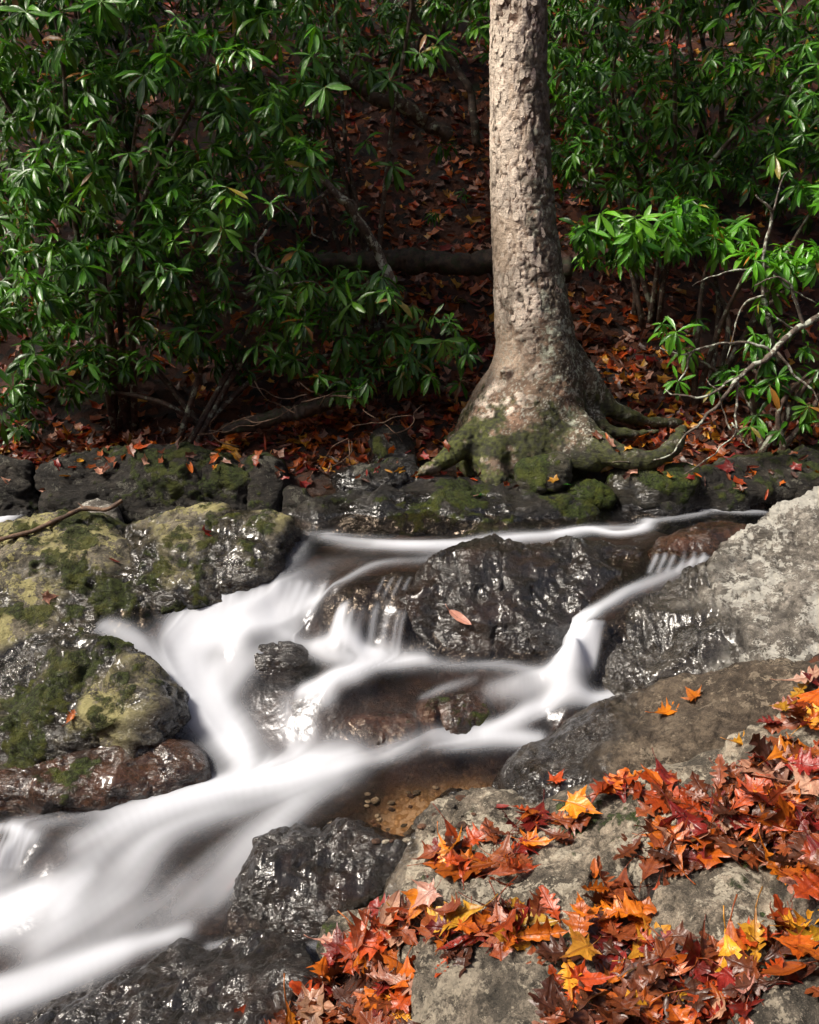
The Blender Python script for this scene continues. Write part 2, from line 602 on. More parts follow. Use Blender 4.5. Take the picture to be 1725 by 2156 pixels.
# ------------------------------------------------------------------ boulders
MAT = {
    'pale': rock_material('pale lichened granite', (.12, .105, .088), (.37, .335, .285), (.56, .54, .48), .52, .10, wetk=.22, wetrough=.2),
    'warm': rock_material('mossy yellow-lichened granite', (.06, .052, .036), (.26, .225, .16), (.40, .36, .15), .64, .40, (.03, .04, .008), wetk=.24, wetrough=.18),
    'wet': rock_material('dark wet schist', (.03, .023, .018), (.12, .095, .08), (.3, .28, .24), .1, .0, wetk=.3, wetrough=.3, warm=(.10, .05, .025)),
    'slab': rock_material('brown-grey flat slab', (.065, .046, .031), (.19, .145, .10), (.30, .24, .17), .25, .0, wetk=.26, wetrough=.26, band=1.5),
    'fore': rock_material('grey-tan bank rock', (.085, .07, .052), (.41, .34, .255), (.50, .44, .34), .45, .14, (.03, .05, .01), wetk=.3, wetrough=.3),
    'foredark': rock_material('grey bank rock', (.05, .043, .033), (.24, .20, .152), (.36, .31, .235), .38, .10, (.03, .05, .01), wetk=.3, wetrough=.35),
    'bank': rock_material('shade-darkened mossy bank stone', (.010, .008, .006), (.042, .034, .025), (.12, .115, .09), .25, .45, (.028, .04, .006), wetk=.3, wetrough=.25),  # colour lowered to carry the shade of the overhanging thicket
    'moss': rock_material('moss-covered stone', (.03, .028, .018), (.10, .09, .06), (.25, .25, .18), .2, .85, (.032, .048, .006), wetk=.5, wetrough=.5),
    'red': rock_material('wet reddish ledge', (.045, .022, .014), (.17, .09, .055), (.3, .24, .2), .1, .05, wetk=.5, wetrough=.16, warm=(.20, .085, .04)),
}
MOSS = {'pale': .0, 'warm': .36, 'wet': 0, 'slab': 0, 'fore': .06, 'foredark': .02, 'bank': .45, 'moss': .85, 'red': .05}
COLLIDE = []       # (V, F) of everything a leaf can land on


def bedrock():
    P = [(640, 2070, 3.3), (740, 1990, 3.42), (860, 1850, 3.66), (950, 1760, 3.8), (1120, 1790, 3.68), (1240, 1770, 3.68), (1400, 1680, 3.7), (1560, 1640, 3.68), (1725, 1540, 3.75), (2000, 1500, 3.7),
         (600, 2200, 3.02), (880, 2200, 2.78), (1300, 2200, 2.6), (1725, 2200, 2.5), (2000, 2200, 2.4), (1725, 1900, 2.96), (2000, 1850, 2.9), (1300, 1930, 3.08)]
    P = [(u, v, y + .085) for u, v, y in P]
    return rock('rock', 'broad grey bedrock slab the leaf piles lie on', 'rock', P, 'foredark', wetband=.05, back=.1, rough=.6, detail=.55)


def rock(name, label, cat, pts, mat, back=.35, sink=.3, wet0=0.0, wetband=.16, extra=(), rough=1.0, group=None, detail=1.0, rnd=3, seed=None, mossf=None, flow=None):
    hulls = [pts] + list(extra)
    bm = bmesh.new()
    seed = seed if seed is not None else sum(ord(ch) for ch in label)
    allp = []
    for hp in hulls:
        P = np.array([Py(*q) for q in hp])
        allp.append(P)
        Q = np.vstack([P, P + (0, .02, -sink), P + (0, back, -.62 * back - .02)])
        vs_ = [bm.verts.new(q) for q in Q]
        bmesh.ops.convex_hull(bm, input=vs_)
    loose = [v for v in bm.verts if not v.link_faces]
    bmesh.ops.delete(bm, geom=loose, context='VERTS')
    bmesh.ops.recalc_face_normals(bm, faces=bm.faces)
    me0 = bpy.data.meshes.new('w')
    bm.to_mesh(me0)
    bm.free()
    A = np.vstack(allp)
    size = np.linalg.norm(np.clip(A.max(0), -9, 2.2) - np.clip(A.min(0), -2.2, 9))
    if name in ('bank_stone', 'ledge'):
        detail *= .72
    vox = min(max(size / 34, .012), .046) / detail
    me1 = evaluated(me0, [('REMESH', {'mode': 'VOXEL', 'voxel_size': vox})])
    V, N = get_np(me1)
    V2 = laplace(V, edges_np(me1), rnd) + N * vox * .75
    V2 += N * (fbm(V * (1.4 / max(size, .3)) * 2.2 + seed, 3, seed)[:, None] - .5) * size * .06 * rough
    me1.vertices.foreach_set('co', V2.astype(np.float32).ravel())
    me1.update()
    me2 = evaluated(me1, [('SUBSURF', {'levels': 2 if vox > .029 else 1, 'render_levels': 2 if vox > .029 else 1})])
    V, N = get_np(me2)
    s = min(1.0, size / 1.2)
    # schistose layering: stretched noise along a tilted axis
    R = Matrix.Rotation(.5 + .3 * math.sin(seed), 3, 'Y') @ Matrix.Rotation(.35, 3, 'X')
    T = V @ np.array(R)
    T[:, 2] *= 3.0
    fa = fbm(V * 2.6 + seed, 2, seed + 1)
    d = (np.abs(fa - .5) * 2 - .25) * -.10 * s + (fbm(V * 5.0 + seed, 3, seed + 7) - .5) * .05 * s
    d += (fbm(T * 6.5 + seed, 4, seed + 2) - .5) * .055 * (.4 + .6 * s)
    cr = np.abs(fbm(T * 2.6 + 5 + seed, 3, seed + 3) - .5)
    d -= smooth(.035, 0, cr) * .022 * s
    d += (fbm(T * 22 + seed, 3, seed + 4) - .5) * .020
    V = V + N * (d * rough)[:, None]
    # moss: raised cushions, thickest on the upper faces
    mk = fbm(V * 3.1 + seed, 4, seed + 11) * .75 + N[:, 2] * .10 + fbm(V * 19, 3, seed + 12) * .42
    if mossf is not None:
        mk = mk + mossf(V) * .20
    mossm = smooth(.76 - MOSS[mat] * .3, .96 - MOSS[mat] * .3, mk) if MOSS[mat] > 0 else np.zeros(len(V))
    V = V + N * (mossm * (.004 + .020 * fbm(V * 42, 3, seed + 13) * min(1, size)))[:, None]
    base = np.array([(V[:, 0].min() + V[:, 0].max()) / 2, (V[:, 1].min() + V[:, 1].max()) / 2, V[:, 2].min()])
    me2.vertices.foreach_set('co', (V - base).astype(np.float32).ravel())
    me2.polygons.foreach_set('use_smooth', np.ones(len(me2.polygons), bool))
    me2.update()
    nz = (fbm(V * 4 + 3, 4, seed + 6) - .5)
    hgt = V[:, 2] - water_z(V[:, 0], V[:, 1])
    wet = smooth(wetband * 1.15, wetband * .55, hgt + nz * wetband * 2.0)
    if wet0 > 0:
        wet = np.maximum(wet, np.clip(wet0 + nz * 1.2 * (1 - wet0) * 2, 0, 1))
    if flow is not None:
        wet = np.maximum(wet, flow(V))
    fattr(me2, 'wet', np.clip(wet, 0, 1))
    fattr(me2, 'mossy', mossm)
    o = link(name, me2, MAT[mat], loc=base)
    tag(o, label, cat, group)
    fc = np.empty(len(me2.loops), np.int32)
    me2.loops.foreach_get('vertex_index', fc)
    COLLIDE.append((o, V, fc.reshape(-1, 4)))
    return o


def near(pts, r):
    C = np.array([Py(*q) for q in pts])
    return lambda V: np.max(smooth(r, r * .4, np.linalg.norm(V[:, None] - C[None], axis=2)), axis=1)


# the stream's own boulders
rock('boulder', 'dark wet hump-backed boulder in midstream with a pink leaf stuck to it', 'boulder',
     [(850, 1385, 4.9), (1000, 1394, 4.87), (1140, 1388, 4.85), (855, 1262, 5.08), (925, 1184, 5.28), (1000, 1145, 5.4), (1190, 1137, 5.46), (1330, 1150, 5.46), (1372, 1184, 5.35),
      (1240, 1268, 5.05), (1165, 1355, 4.88), (1010, 1260, 5.0)], 'wet', wet0=.85, wetband=.3)
rock('boulder', 'low black ledge boulder carrying a small fringed curtain of water', 'boulder',
     [(690, 1372, 4.97), (672, 1268, 5.15), (750, 1226, 5.26), (880, 1206, 5.28), (890, 1388, 4.9), (790, 1380, 4.95)], 'wet', wet0=.95, wetband=.5, rough=.25, back=.2)
rock('boulder', 'huge pale lichen-spotted boulder with a wet dark foot beside the narrow chute', 'boulder',
     [(1238, 1418, 4.65), (1312, 1458, 4.5), (1440, 1440, 4.45), (1725, 1410, 4.3), (2050, 1400, 4.3), (1268, 1328, 4.8), (1400, 1238, 5.0), (1500, 1172, 5.15),
      (1590, 1116, 5.25), (1640, 1080, 5.3), (1725, 1048, 5.25), (2050, 990, 5.2), (1600, 1290, 4.72)], 'pale', wetband=.17, back=.6, sink=.35,
     flow=near([(1300, 1400, 4.6), (1400, 1400, 4.5), (1340, 1300, 4.8), (1440, 1340, 4.6)], .34), mossf=near([(1590, 1370, 4.5), (1600, 1130, 5.2)], .16))
rock('boulder', 'smooth brown-grey sloping slab with two bright orange leaves on it', 'boulder',
     [(1058, 1640, 4.1), (1100, 1700, 3.9), (1200, 1724, 3.85), (1250, 1500, 4.4), (1320, 1462, 4.46), (1440, 1430, 4.42), (1520, 1425, 4.4), (1725, 1390, 4.3), (2050, 1360, 4.25),
      (1300, 1655, 3.9), (1550, 1590, 3.88), (1725, 1490, 3.95), (2050, 1470, 3.95)], 'slab', wetband=.15, sink=.3, back=.25, rough=.7,
     flow=near([(1130, 1650, 4.05), (1200, 1600, 4.15), (1250, 1560, 4.25), (1200, 1700, 3.9)], .3))
rock('boulder', 'broad lichen-yellowed boulder on the left bank with a dead stick lying across it', 'boulder',
     [(-250, 1340, 5.0), (0, 1318, 5.03), (100, 1302, 5.08), (230, 1302, 5.1), (300, 1290, 5.13), (320, 1220, 5.25), (150, 1176, 5.38), (0, 1236, 5.22), (0, 1128, 5.7), (120, 1088, 5.8), (215, 1080, 5.82),
      (265, 1096, 5.75), (-250, 1125, 5.7)], 'warm', wetband=.14, back=.3, rough=1.1, rnd=1, mossf=near([(60, 1110, 5.7), (230, 1250, 5.2), (180, 1225, 5.25), (-50, 1130, 5.7)], .16))
rock('boulder', 'moss-draped humped boulder at the lip of the main cascade', 'boulder',
     [(262, 1108, 5.68), (330, 1088, 5.78), (460, 1084, 5.78), (560, 1098, 5.68), (605, 1116, 5.56), (570, 1180, 5.34), (480, 1228, 5.24), (420, 1258, 5.19), (345, 1285, 5.15), (285, 1210, 5.28), (440, 1146, 5.46)],
     'warm', wetband=.2, back=.3, rough=1.1, rnd=1, mossf=near([(330, 1200, 5.3), (420, 1180, 5.36), (380, 1160, 5.4)], .2))
rock('boulder', 'small rounded boulder with pale dry top behind the stick', 'boulder',
     [(150, 1082, 5.9), (175, 1056, 6.0), (208, 1047, 6.0), (236, 1056, 6.0), (252, 1084, 5.88)], 'pale', wetband=.03, back=.1, rough=.4)
rock('boulder', 'wedge-shaped boulder crusted with yellow lichen between two larger left boulders', 'boulder',
     [(-200, 1425, 4.8), (0, 1403, 4.85), (60, 1392, 4.87), (180, 1338, 4.95), (214, 1306, 5.05), (150, 1268, 5.15), (80, 1283, 5.1), (0, 1314, 5.05), (-200, 1330, 5.0)],
     'warm', wetband=.08, back=.2, rough=.7, flow=near([(185, 1310, 5.02), (60, 1380, 4.87)], .13))
rock('boulder', 'big mossy boulder with a glossy black water-side face and yellow lichen crest', 'boulder',
     [(-200, 1650, 4.3), (0, 1642, 4.3), (200, 1640, 4.32), (290, 1592, 4.4), (346, 1552, 4.45), (354, 1490, 4.55), (282, 1398, 4.75), (190, 1335, 4.9), (100, 1368, 4.85), (0, 1418, 4.75), (-200, 1460, 4.7),
      (110, 1490, 4.52), (220, 1500, 4.5)], 'warm', wetband=.16, back=.3, rough=1.1, rnd=1,
     flow=near([(270, 1440, 4.65), (310, 1490, 4.55), (310, 1545, 4.45), (240, 1410, 4.73)], .17), mossf=near([(120, 1470, 4.5), (60, 1600, 4.3), (230, 1530, 4.45)], .2))
rock('boulder', 'low reddish-brown wet ledge at the foot of the mossy left boulder', 'boulder',
     [(190, 1600, 4.36), (330, 1562, 4.42), (400, 1562, 4.42), (440, 1606, 4.27), (300, 1654, 4.15), (0, 1672, 4.1), (-200, 1690, 4.1), (-100, 1640, 4.2)], 'red', wet0=.85, wetband=.3, rough=.7)
rock('boulder', 'black glistening boulder washed by a thin film beside the sandy pool', 'boulder',
     [(478, 1955, 3.6), (508, 1848, 3.7), (580, 1776, 3.86), (690, 1746, 3.92), (785, 1744, 3.88), (852, 1788, 3.76), (792, 1882, 3.6), (720, 1932, 3.52), (640, 1968, 3.5), (600, 1830, 3.66)],
     'wet', wet0=.95, wetband=.5, back=.2)
rock('boulder', 'low dark glistening rock shelf below the black washed boulder', 'boulder',
     [(40, 2150, 3.2), (160, 2100, 3.3), (290, 2040, 3.42), (400, 1985, 3.5), (560, 1972, 3.45), (652, 1994, 3.4), (642, 2100, 3.1), (560, 2160, 3.0), (300, 2290, 2.85), (-60, 2230, 3.0)],
     'wet', wet0=.9, wetband=.5, back=.2, rough=1.0)
rock('boulder', 'half-sunk dark stone breaking the smooth current below the humped boulder', 'boulder',
     [(865, 1500, 4.57), (925, 1462, 4.67), (1000, 1464, 4.65), (1045, 1506, 4.53), (960, 1522, 4.49)], 'red', wet0=.9, wetband=.3, back=.12, rough=.6)
rock('boulder', 'small dark stone in the middle of the white cascade', 'boulder',
     [(520, 1392, 4.88), (535, 1358, 4.97), (590, 1350, 4.98), (655, 1378, 4.9), (610, 1400, 4.85)], 'wet', wet0=.9, wetband=.3, back=.12, rough=.6)
rock('boulder', 'long dark sunken stone above the lowest run of white water', 'boulder',
     [(690, 1520, 4.55), (760, 1490, 4.62), (880, 1500, 4.58), (900, 1550, 4.42), (780, 1570, 4.4)], 'red', wet0=.95, wetband=.4, back=.1, rough=.7)
rock('boulder', 'brown water-worn stone at the head of the narrow chute', 'boulder',
     [(1370, 1165, 5.42), (1400, 1130, 5.55), (1500, 1110, 5.65), (1590, 1105, 5.6), (1560, 1150, 5.45), (1480, 1170, 5.4)], 'red', wet0=.95, wetband=.4, back=.1, rough=.5)

# bank rocks in the foreground, under the fallen leaves
rock('rock', 'rounded grey rock with a dark red leaf on its crest above the sandy pool', 'rock',
     [(800, 1870, 3.55), (848, 1796, 3.74), (900, 1724, 3.9), (950, 1690, 3.93), (1050, 1694, 3.88), (1122, 1722, 3.78), (1200, 1750, 3.64), (1180, 1835, 3.4), (1000, 1880, 3.36), (870, 1902, 3.4)], 'fore', wetband=.1)
rock('rock', 'long grey ridge rock with leaves scattered down its back beside the brown slab', 'rock',
     [(1160, 1845, 3.34), (1200, 1768, 3.56), (1260, 1714, 3.69), (1400, 1622, 3.72), (1470, 1600, 3.73), (1545, 1604, 3.66), (1450, 1725, 3.39), (1385, 1805, 3.24), (1340, 1885, 3.1), (1230, 1900, 3.14)],
     'fore', wetband=.05)
rock('rock', 'low tan rock running between two piles of leaves down to the stream', 'rock',
     [(690, 1990, 3.36), (725, 1952, 3.43), (860, 1928, 3.31), (950, 1868, 3.32), (1100, 1828, 3.28), (1240, 1832, 3.2), (1260, 1955, 2.95), (1000, 2005, 2.95), (880, 2014, 3.0)], 'fore', wetband=.08)
rock('rock', 'broad dark grey rock with bare top between leaf piles at the water-side end', 'rock',
     [(870, 2085, 2.9), (898, 2004, 3.02), (1050, 1988, 2.98), (1200, 1992, 2.9), (1290, 2085, 2.7), (1300, 2220, 2.5), (860, 2220, 2.68), (1100, 2260, 2.45)], 'foredark', wetband=.05)
rock('rock', 'domed grey rock ringed by fallen leaves', 'rock',
     [(1370, 1975, 2.90), (1395, 1890, 3.06), (1490, 1818, 3.18), (1590, 1808, 3.2), (1680, 1862, 3.08), (1690, 1965, 2.88), (1600, 2030, 2.75), (1450, 2020, 2.78)], 'fore', wetband=.02)
rock('rock', 'pale tan rock with a smooth shoulder at the top of the leaf bank', 'rock',
     [(1475, 1705, 3.44), (1490, 1645, 3.58), (1560, 1592, 3.7), (1640, 1530, 3.73), (1725, 1495, 3.72), (2050, 1450, 3.7), (1725, 1690, 3.3), (2050, 1710, 3.2), (1600, 1728, 3.3)], 'fore', wetband=.02)
rock('rock', 'dark grey rock wedge at the foot of the leaf bank away from the stream', 'rock',
     [(1570, 2170, 2.45), (1620, 2085, 2.55), (1725, 2045, 2.55), (2050, 2000, 2.5), (2050, 2330, 2.3), (1540, 2330, 2.3)], 'foredark', wetband=.02)
rock('rock', 'dark rock showing beside the heap of orange leaves, uphill of the domed rock', 'rock',
     [(1695, 1960, 2.8), (1690, 1880, 2.95), (1740, 1800, 3.05), (2050, 1760, 3.05), (2050, 1960, 2.75), (1760, 2010, 2.7)], 'foredark', wetband=.02)

bedrock()

# far bank, at the foot of the tree and the thicket
rock('ledge', 'wet mossy rock ledge below the tree roots along the far waterline', 'ledge',
     [(640, 1082, 6.0), (700, 1106, 5.9), (900, 1122, 5.85), (1050, 1120, 5.85), (1180, 1112, 5.9), (1255, 1086, 6.05), (1200, 1048, 6.3), (1000, 1038, 6.35), (800, 1048, 6.3), (700, 1066, 6.15)], 'bank', wetband=.06, wet0=.08)
rock('bank_stone', 'large dark mossy block of the far bank under the left thicket', 'stone',
     [(90, 1062, 6.1), (300, 1068, 6.1), (500, 1068, 6.05), (537, 1010, 6.15), (490, 962, 6.3), (330, 957, 6.35), (150, 952, 6.35), (80, 980, 6.25)], 'bank', back=.5, wetband=.05)
rock('bank_stone', 'upright dark stone at the left end of the far bank', 'stone',
     [(-250, 1075, 6.1), (-60, 1078, 6.1), (75, 1066, 6.1), (70, 965, 6.3), (-60, 950, 6.35), (-250, 945, 6.35)], 'bank', back=.5, wetband=.05)
rock('bank_stone', 'narrow mossy stone beside the large dark block', 'stone',
     [(535, 1060, 6.12), (580, 1050, 6.15), (585, 985, 6.3), (540, 965, 6.35), (510, 1000, 6.3)], 'bank', back=.3, wetband=.04)
rock('bank_stone', 'flat rounded stone by the still edge of the upper pool', 'stone',
     [(585, 1066, 6.05), (695, 1064, 6.05), (685, 1036, 6.18), (620, 1027, 6.18)], 'bank', back=.2, wetband=.04)
rock('bank_stone', 'low shiny stone at the edge of the upper pool', 'stone',
     [(500, 1088, 5.98), (535, 1064, 6.06), (600, 1066, 6.05), (635, 1084, 5.98)], 'wet', back=.1, wet0=.8, rough=.6)
rock('bank_stone', 'thin slab stone caught under the roots left of the trunk', 'stone',
     [(705, 1014, 6.16), (880, 1004, 6.2), (865, 974, 6.32), (720, 984, 6.28)], 'bank', back=.3, sink=.12)
rock('bank_stone', 'lichen-flecked mossy stone among leaves left of the trunk', 'stone',
     [(785, 962, 6.4), (798, 902, 6.6), (850, 890, 6.7), (890, 960, 6.4)], 'bank', back=.3)
rock('bank_stone', 'round moss-covered stone tucked under the trunk', 'stone',
     [(1083, 988, 6.22), (1098, 955, 6.28), (1150, 943, 6.3), (1208, 970, 6.25), (1203, 1002, 6.18), (1140, 1020, 6.12), (1088, 1008, 6.16)], 'moss', back=.15, sink=.1, rough=.7)
rock('bank_stone', 'dark mossy stone beside the round one under the root', 'stone',
     [(1183, 1034, 6.14), (1208, 1002, 6.2), (1270, 998, 6.2), (1298, 1030, 6.15), (1250, 1060, 6.1)], 'moss', back=.2, sink=.12, rough=.7)
rock('bank_stone', 'flat mossy slab jutting out under the curved root', 'stone',
     [(1300, 1018, 6.22), (1400, 1034, 6.16), (1452, 1020, 6.18), (1466, 990, 6.4), (1340, 996, 6.4)], 'moss', back=.3, sink=.1, rough=.6)
rock('bank_stone', 'long dark stone with a pale lichen patch along the far bank', 'stone',
     [(1290, 1044, 6.25), (1400, 1060, 6.12), (1560, 1040, 6.28), (1725, 1018, 6.42), (2050, 1000, 6.5), (2050, 950, 6.8), (1700, 950, 6.8), (1500, 985, 6.5), (1400, 1000, 6.4)], 'bank', wetband=.06, back=.4)

# ------------------------------------------------------------------ the water sheet: smooth current with drawn-out foam
# (list of (u, v), half-width in metres, strength)
STROKES = [
    ([(1760, 1030), (1680, 1040), (1600, 1058), (1560, 1070)], .05, .30),
    ([(1400, 1058), (1470, 1070), (1540, 1078), (1610, 1080)], .05, .75),
    ([(1500, 1078), (1430, 1090), (1360, 1100)], .06, .45),
    ([(1370, 1098), (1350, 1118), (1300, 1126), (1240, 1118), (1180, 1128)], .055, .95),
    ([(1350, 1112), (1250, 1116), (1150, 1130), (1050, 1138), (950, 1150), (850, 1150), (760, 1142), (690, 1132)], .085, .85),
    ([(980, 1152), (880, 1152), (800, 1148)], .06, .75),
    ([(690, 1125), (640, 1130), (620, 1165), (585, 1212)], .09, .32),
    ([(1040, 1160), (900, 1180), (790, 1192), (720, 1225), (650, 1270)], .045, .42),
    ([(780, 1170), (700, 1195), (640, 1215)], .08, .15),
    ([(640, 1268), (590, 1290), (520, 1305), (430, 1325), (380, 1350)], .13, 1.0),
    ([(560, 1300), (470, 1320), (400, 1345)], .12, 1.0),
    ([(225, 1318), (285, 1345), (330, 1395), (380, 1450), (440, 1520), (490, 1580)], .085, .85),
    ([(390, 1335), (395, 1400), (430, 1470), (480, 1550), (520, 1610)], .15, 1.0),
    ([(480, 1330), (500, 1390), (450, 1430)], .10, .75),
    ([(620, 1330), (560, 1370), (510, 1420), (470, 1470)], .06, .6),
    ([(590, 1335), (650, 1360), (700, 1385), (760, 1392)], .05, .55),
    ([(670, 1358), (760, 1372), (830, 1386)], .06, .9),
    ([(890, 1392), (800, 1402), (740, 1422), (680, 1442), (640, 1455)], .06, .85),
    ([(690, 1440), (650, 1480), (660, 1540), (640, 1590)], .05, .16),
    ([(600, 1470), (600, 1530), (630, 1590)], .06, .30),
    ([(760, 1400), (700, 1430), (690, 1470)], .07, .6),
    ([(1490, 1178), (1410, 1212), (1330, 1245), (1265, 1280), (1225, 1308)], .055, .72),
    ([(1240, 1300), (1215, 1325), (1195, 1365), (1185, 1400)], .085, 1.0),
    ([(1250, 1320), (1240, 1370), (1225, 1405)], .04, .6),
    ([(1190, 1400), (1150, 1420), (1100, 1440), (1040, 1452)], .075, .45),
    ([(1180, 1398), (1060, 1402), (950, 1402), (850, 1392)], .035, .5),
    ([(1000, 1432), (940, 1450), (890, 1470)], .03, .35),
    ([(1310, 1462), (1230, 1468), (1150, 1490), (1080, 1520), (1020, 1548)], .04, .85),
    ([(1130, 1560), (1060, 1552), (980, 1556), (920, 1564)], .06, .75),
    ([(930, 1555), (860, 1575), (790, 1600), (720, 1615)], .055, .5),
    ([(730, 1608), (670, 1622), (600, 1640), (480, 1662), (380, 1690), (280, 1725), (180, 1775)], .14, 1.0),
    ([(640, 1660), (540, 1690), (440, 1720), (340, 1760), (240, 1830)], .13, .55),
    ([(330, 1700), (220, 1710), (120, 1730), (0, 1740)], .06, .40),
    ([(700, 1650), (600, 1710), (500, 1780), (420, 1850), (330, 1920), (220, 1980), (100, 2040)], .13, .52),
    ([(250, 1780), (170, 1850), (110, 1920), (60, 1960)], .14, .6),
    ([(190, 1850), (150, 1890), (120, 1925)], .05, .85),
    ([(-40, 1745), (30, 1752), (70, 1768)], .04, .7),
    ([(70, 1765), (30, 1800), (0, 1850), (-40, 1900)], .09, .55),
    ([(120, 1890), (60, 1905), (0, 1930), (-80, 1960)], .13, 1.0),
    ([(40, 1930), (-60, 1970)], .12, .9),
    ([(390, 1965), (300, 1992), (200, 2020), (80, 2060), (-60, 2100)], .06, .85),
    ([(250, 2020), (120, 2070), (0, 2110), (-80, 2130)], .10, .75),
    ([(620, 1700), (540, 1790), (470, 1870), (380, 1930)], .10, .38),
    ([(330, 1790), (280, 1870), (200, 1930), (100, 1990)], .12, .45),
    ([(600, 1995), (520, 1985), (440, 1995)], .03, .4),
    ([(812, 1800), (790, 1840), (775, 1880), (745, 1915)], .03, .55),
    ([(690, 1985), (640, 2005), (590, 2010)], .03, .5),
    ([(40, 1080), (0, 1100), (-60, 1112)], .06, .8),
]
# fingers of the fringed little falls
frr = random.Random(3)
for k in range(15):
    u = 474 + k * 14.5 + frr.uniform(-9, 9)
    v = 1255 - k * 1.9 + frr.uniform(-4, 4)
    STROKES.append(([(u, v), (u - 5 - k * .4, v + 22), (u - 16 - k, v + 60)], frr.uniform(.012, .03), frr.uniform(.2, .8)))
for k in range(8):
    u = 712 + k * 20 + frr.uniform(-11, 11)
    v = 1284 + frr.uniform(-6, 6) + max(0, k - 5) * 6
    STROKES.append(([(u, v), (u - 9, v + 30), (u - 18, v + 84)], frr.uniform(.012, .03), frr.uniform(.35, .85) if k < 5 else .3))
for k in range(7):
    u = 1204 + k * 10
    STROKES.append(([(u + 6, 1310 + frr.uniform(-5, 5)), (u - 6, 1350), (u - 18, 1405)], .018, frr.uniform(.3, .7)))
for k in range(6):
    u = 1382 + k * 20 + frr.uniform(-5, 5)
    STROKES.append(([(u, 1163 + frr.uniform(-4, 6)), (u - 4, 1180), (u - 16, 1206)], .018, frr.uniform(.3, .7)))
for k in range(4):
    u = 800 + k * 18
    STROKES.append(([(u + 10, 1215), (u, 1235), (u - 10, 1258)], .012, .4))
for k in range(7):
    u = -20 + k * 13
    STROKES.append(([(u + 10, 1738 + k * 3), (u - 2, 1780), (u - 22, 1830)], .013, .6))

foam = np.zeros_like(WG.X)
veil = np.zeros_like(WG.X)
fx = np.zeros_like(WG.X)
fy = np.zeros_like(WG.X)
fw = np.zeros_like(WG.X)
for pts, hw, st in STROKES:
    hw, st = hw * .82, st * (.96 if st > .9 else .82)
    P = np.array([WG.hit(WZ, u, v)[:2] for u, v in pts])
    n = max(6, int(np.linalg.norm(np.diff(P, axis=0), axis=1).sum() / (hw * .3)))
    S = spline(P, min(n, 80))
    T = np.gradient(S, axis=0)
    T /= np.linalg.norm(T, axis=1)[:, None] + 1e-9
    x0, x1 = np.searchsorted(WG.x, [S[:, 0].min() - hw * 4, S[:, 0].max() + hw * 4])
    y0, y1 = np.searchsorted(WG.y, [S[:, 1].min() - hw * 4, S[:, 1].max() + hw * 4])
    if x1 <= x0 or y1 <= y0:
        continue
    X, Y = WG.X[y0:y1, x0:x1], WG.Y[y0:y1, x0:x1]
    best = np.zeros_like(X)
    bx_, by_ = np.zeros_like(X), np.zeros_like(X)
    for i in range(len(S)):
        t = i / (len(S) - 1)
        taper = .35 + .65 * math.sin(math.pi * min(1, max(0, .08 + .84 * t))) ** .6
        g = np.exp(-((X - S[i, 0]) ** 2 + (Y - S[i, 1]) ** 2) / (hw * (.6 + .4 * taper)) ** 2) * taper
        mk = g > best
        best = np.where(mk, g, best)
        bx_ = np.where(mk, T[i, 0], bx_)
        by_ = np.where(mk, T[i, 1], by_)
    f0 = foam[y0:y1, x0:x1]
    foam[y0:y1, x0:x1] = 1 - (1 - f0) * (1 - np.clip(best * st * 1.05, 0, .995))
    w = best * st
    fx[y0:y1, x0:x1] += bx_ * w
    fy[y0:y1, x0:x1] += by_ * w
    fw[y0:y1, x0:x1] += w
# flow: downhill where no stroke says otherwise
gy_, gx_ = np.gradient(blur(WZ, 20), WG.h)
gl = np.hypot(gx_, gy_) + 1e-6
fx = blur(fx + -gx_ / gl * .03, 6)
fy = blur(fy + -gy_ / gl * .03, 6)
fl = np.hypot(fx, fy) + 1e-9
fx /= fl
fy /= fl


def lic(noise, steps, h):
    acc = noise.copy()
    wt = 1.0
    for sgn in (1, -1):
        x, y = WG.X.copy(), WG.Y.copy()
        for k in range(steps):
            dx, dy = WG.look(fx, x, y), WG.look(fy, x, y)
            x = x + sgn * dx * h
            y = y + sgn * dy * h
            acc += WG.look(noise, x, y)
            wt += 1.0
    acc /= wt
    return (acc - acc.mean()) / (acc.std() + 1e-9)


st1 = blur(lic(rng.random(WG.X.shape), 22, .011), 2)
st2 = blur(lic(blur(rng.random(WG.X.shape), 6), 26, .016), 3)
st3 = lic(blur(rng.random(WG.X.shape), 40), 20, .025)
streak = .16 * st1 + .5 * st2 + .65 * st3
mid = foam * (1 - foam) * 4
foam2 = np.clip(foam + streak * (.12 * mid + .02 * foam), 0, 1)
foam2 = np.clip(foam2 + .07 * np.clip(st3, 0, 2) * smooth(.02, .25, foam), 0, 1)
foam2 = smooth(.03, .97, foam2) * .25 + foam2 * .75
WZ = wz0 + blur(foam, 4) * .022 + st2 * .0009 * smooth(0, .3, foam) + st3 * .0025
# keep only the part of the sheet that is water: not buried deep under the ground
gz_at = np.empty_like(WZ)
for j in range(WZ.shape[0]):
    gz_at[j] = ground_z(WG.X[j], np.full(WG.X.shape[1], WG.Y[j, 0]))
keep = (WZ > gz_at - .03)
ny_, nx_ = WZ.shape
idx = np.arange(nx_ * ny_).reshape(ny_, nx_)
Q = np.stack([idx[:-1, :-1], idx[:-1, 1:], idx[1:, 1:], idx[1:, :-1]], -1).reshape(-1, 4)
kq = keep.ravel()[Q].any(1)
Q = Q[kq]
used = np.unique(Q)
remap = np.full(nx_ * ny_, -1)
remap[used] = np.arange(len(used))
wV = np.stack([WG.X.ravel(), WG.Y.ravel(), WZ.ravel()], 1)[used]
me = mesh_np('water', wV, remap[Q])
fattr(me, 'foam', foam2.ravel()[used])
fattr(me, 'streak', streak.ravel()[used])

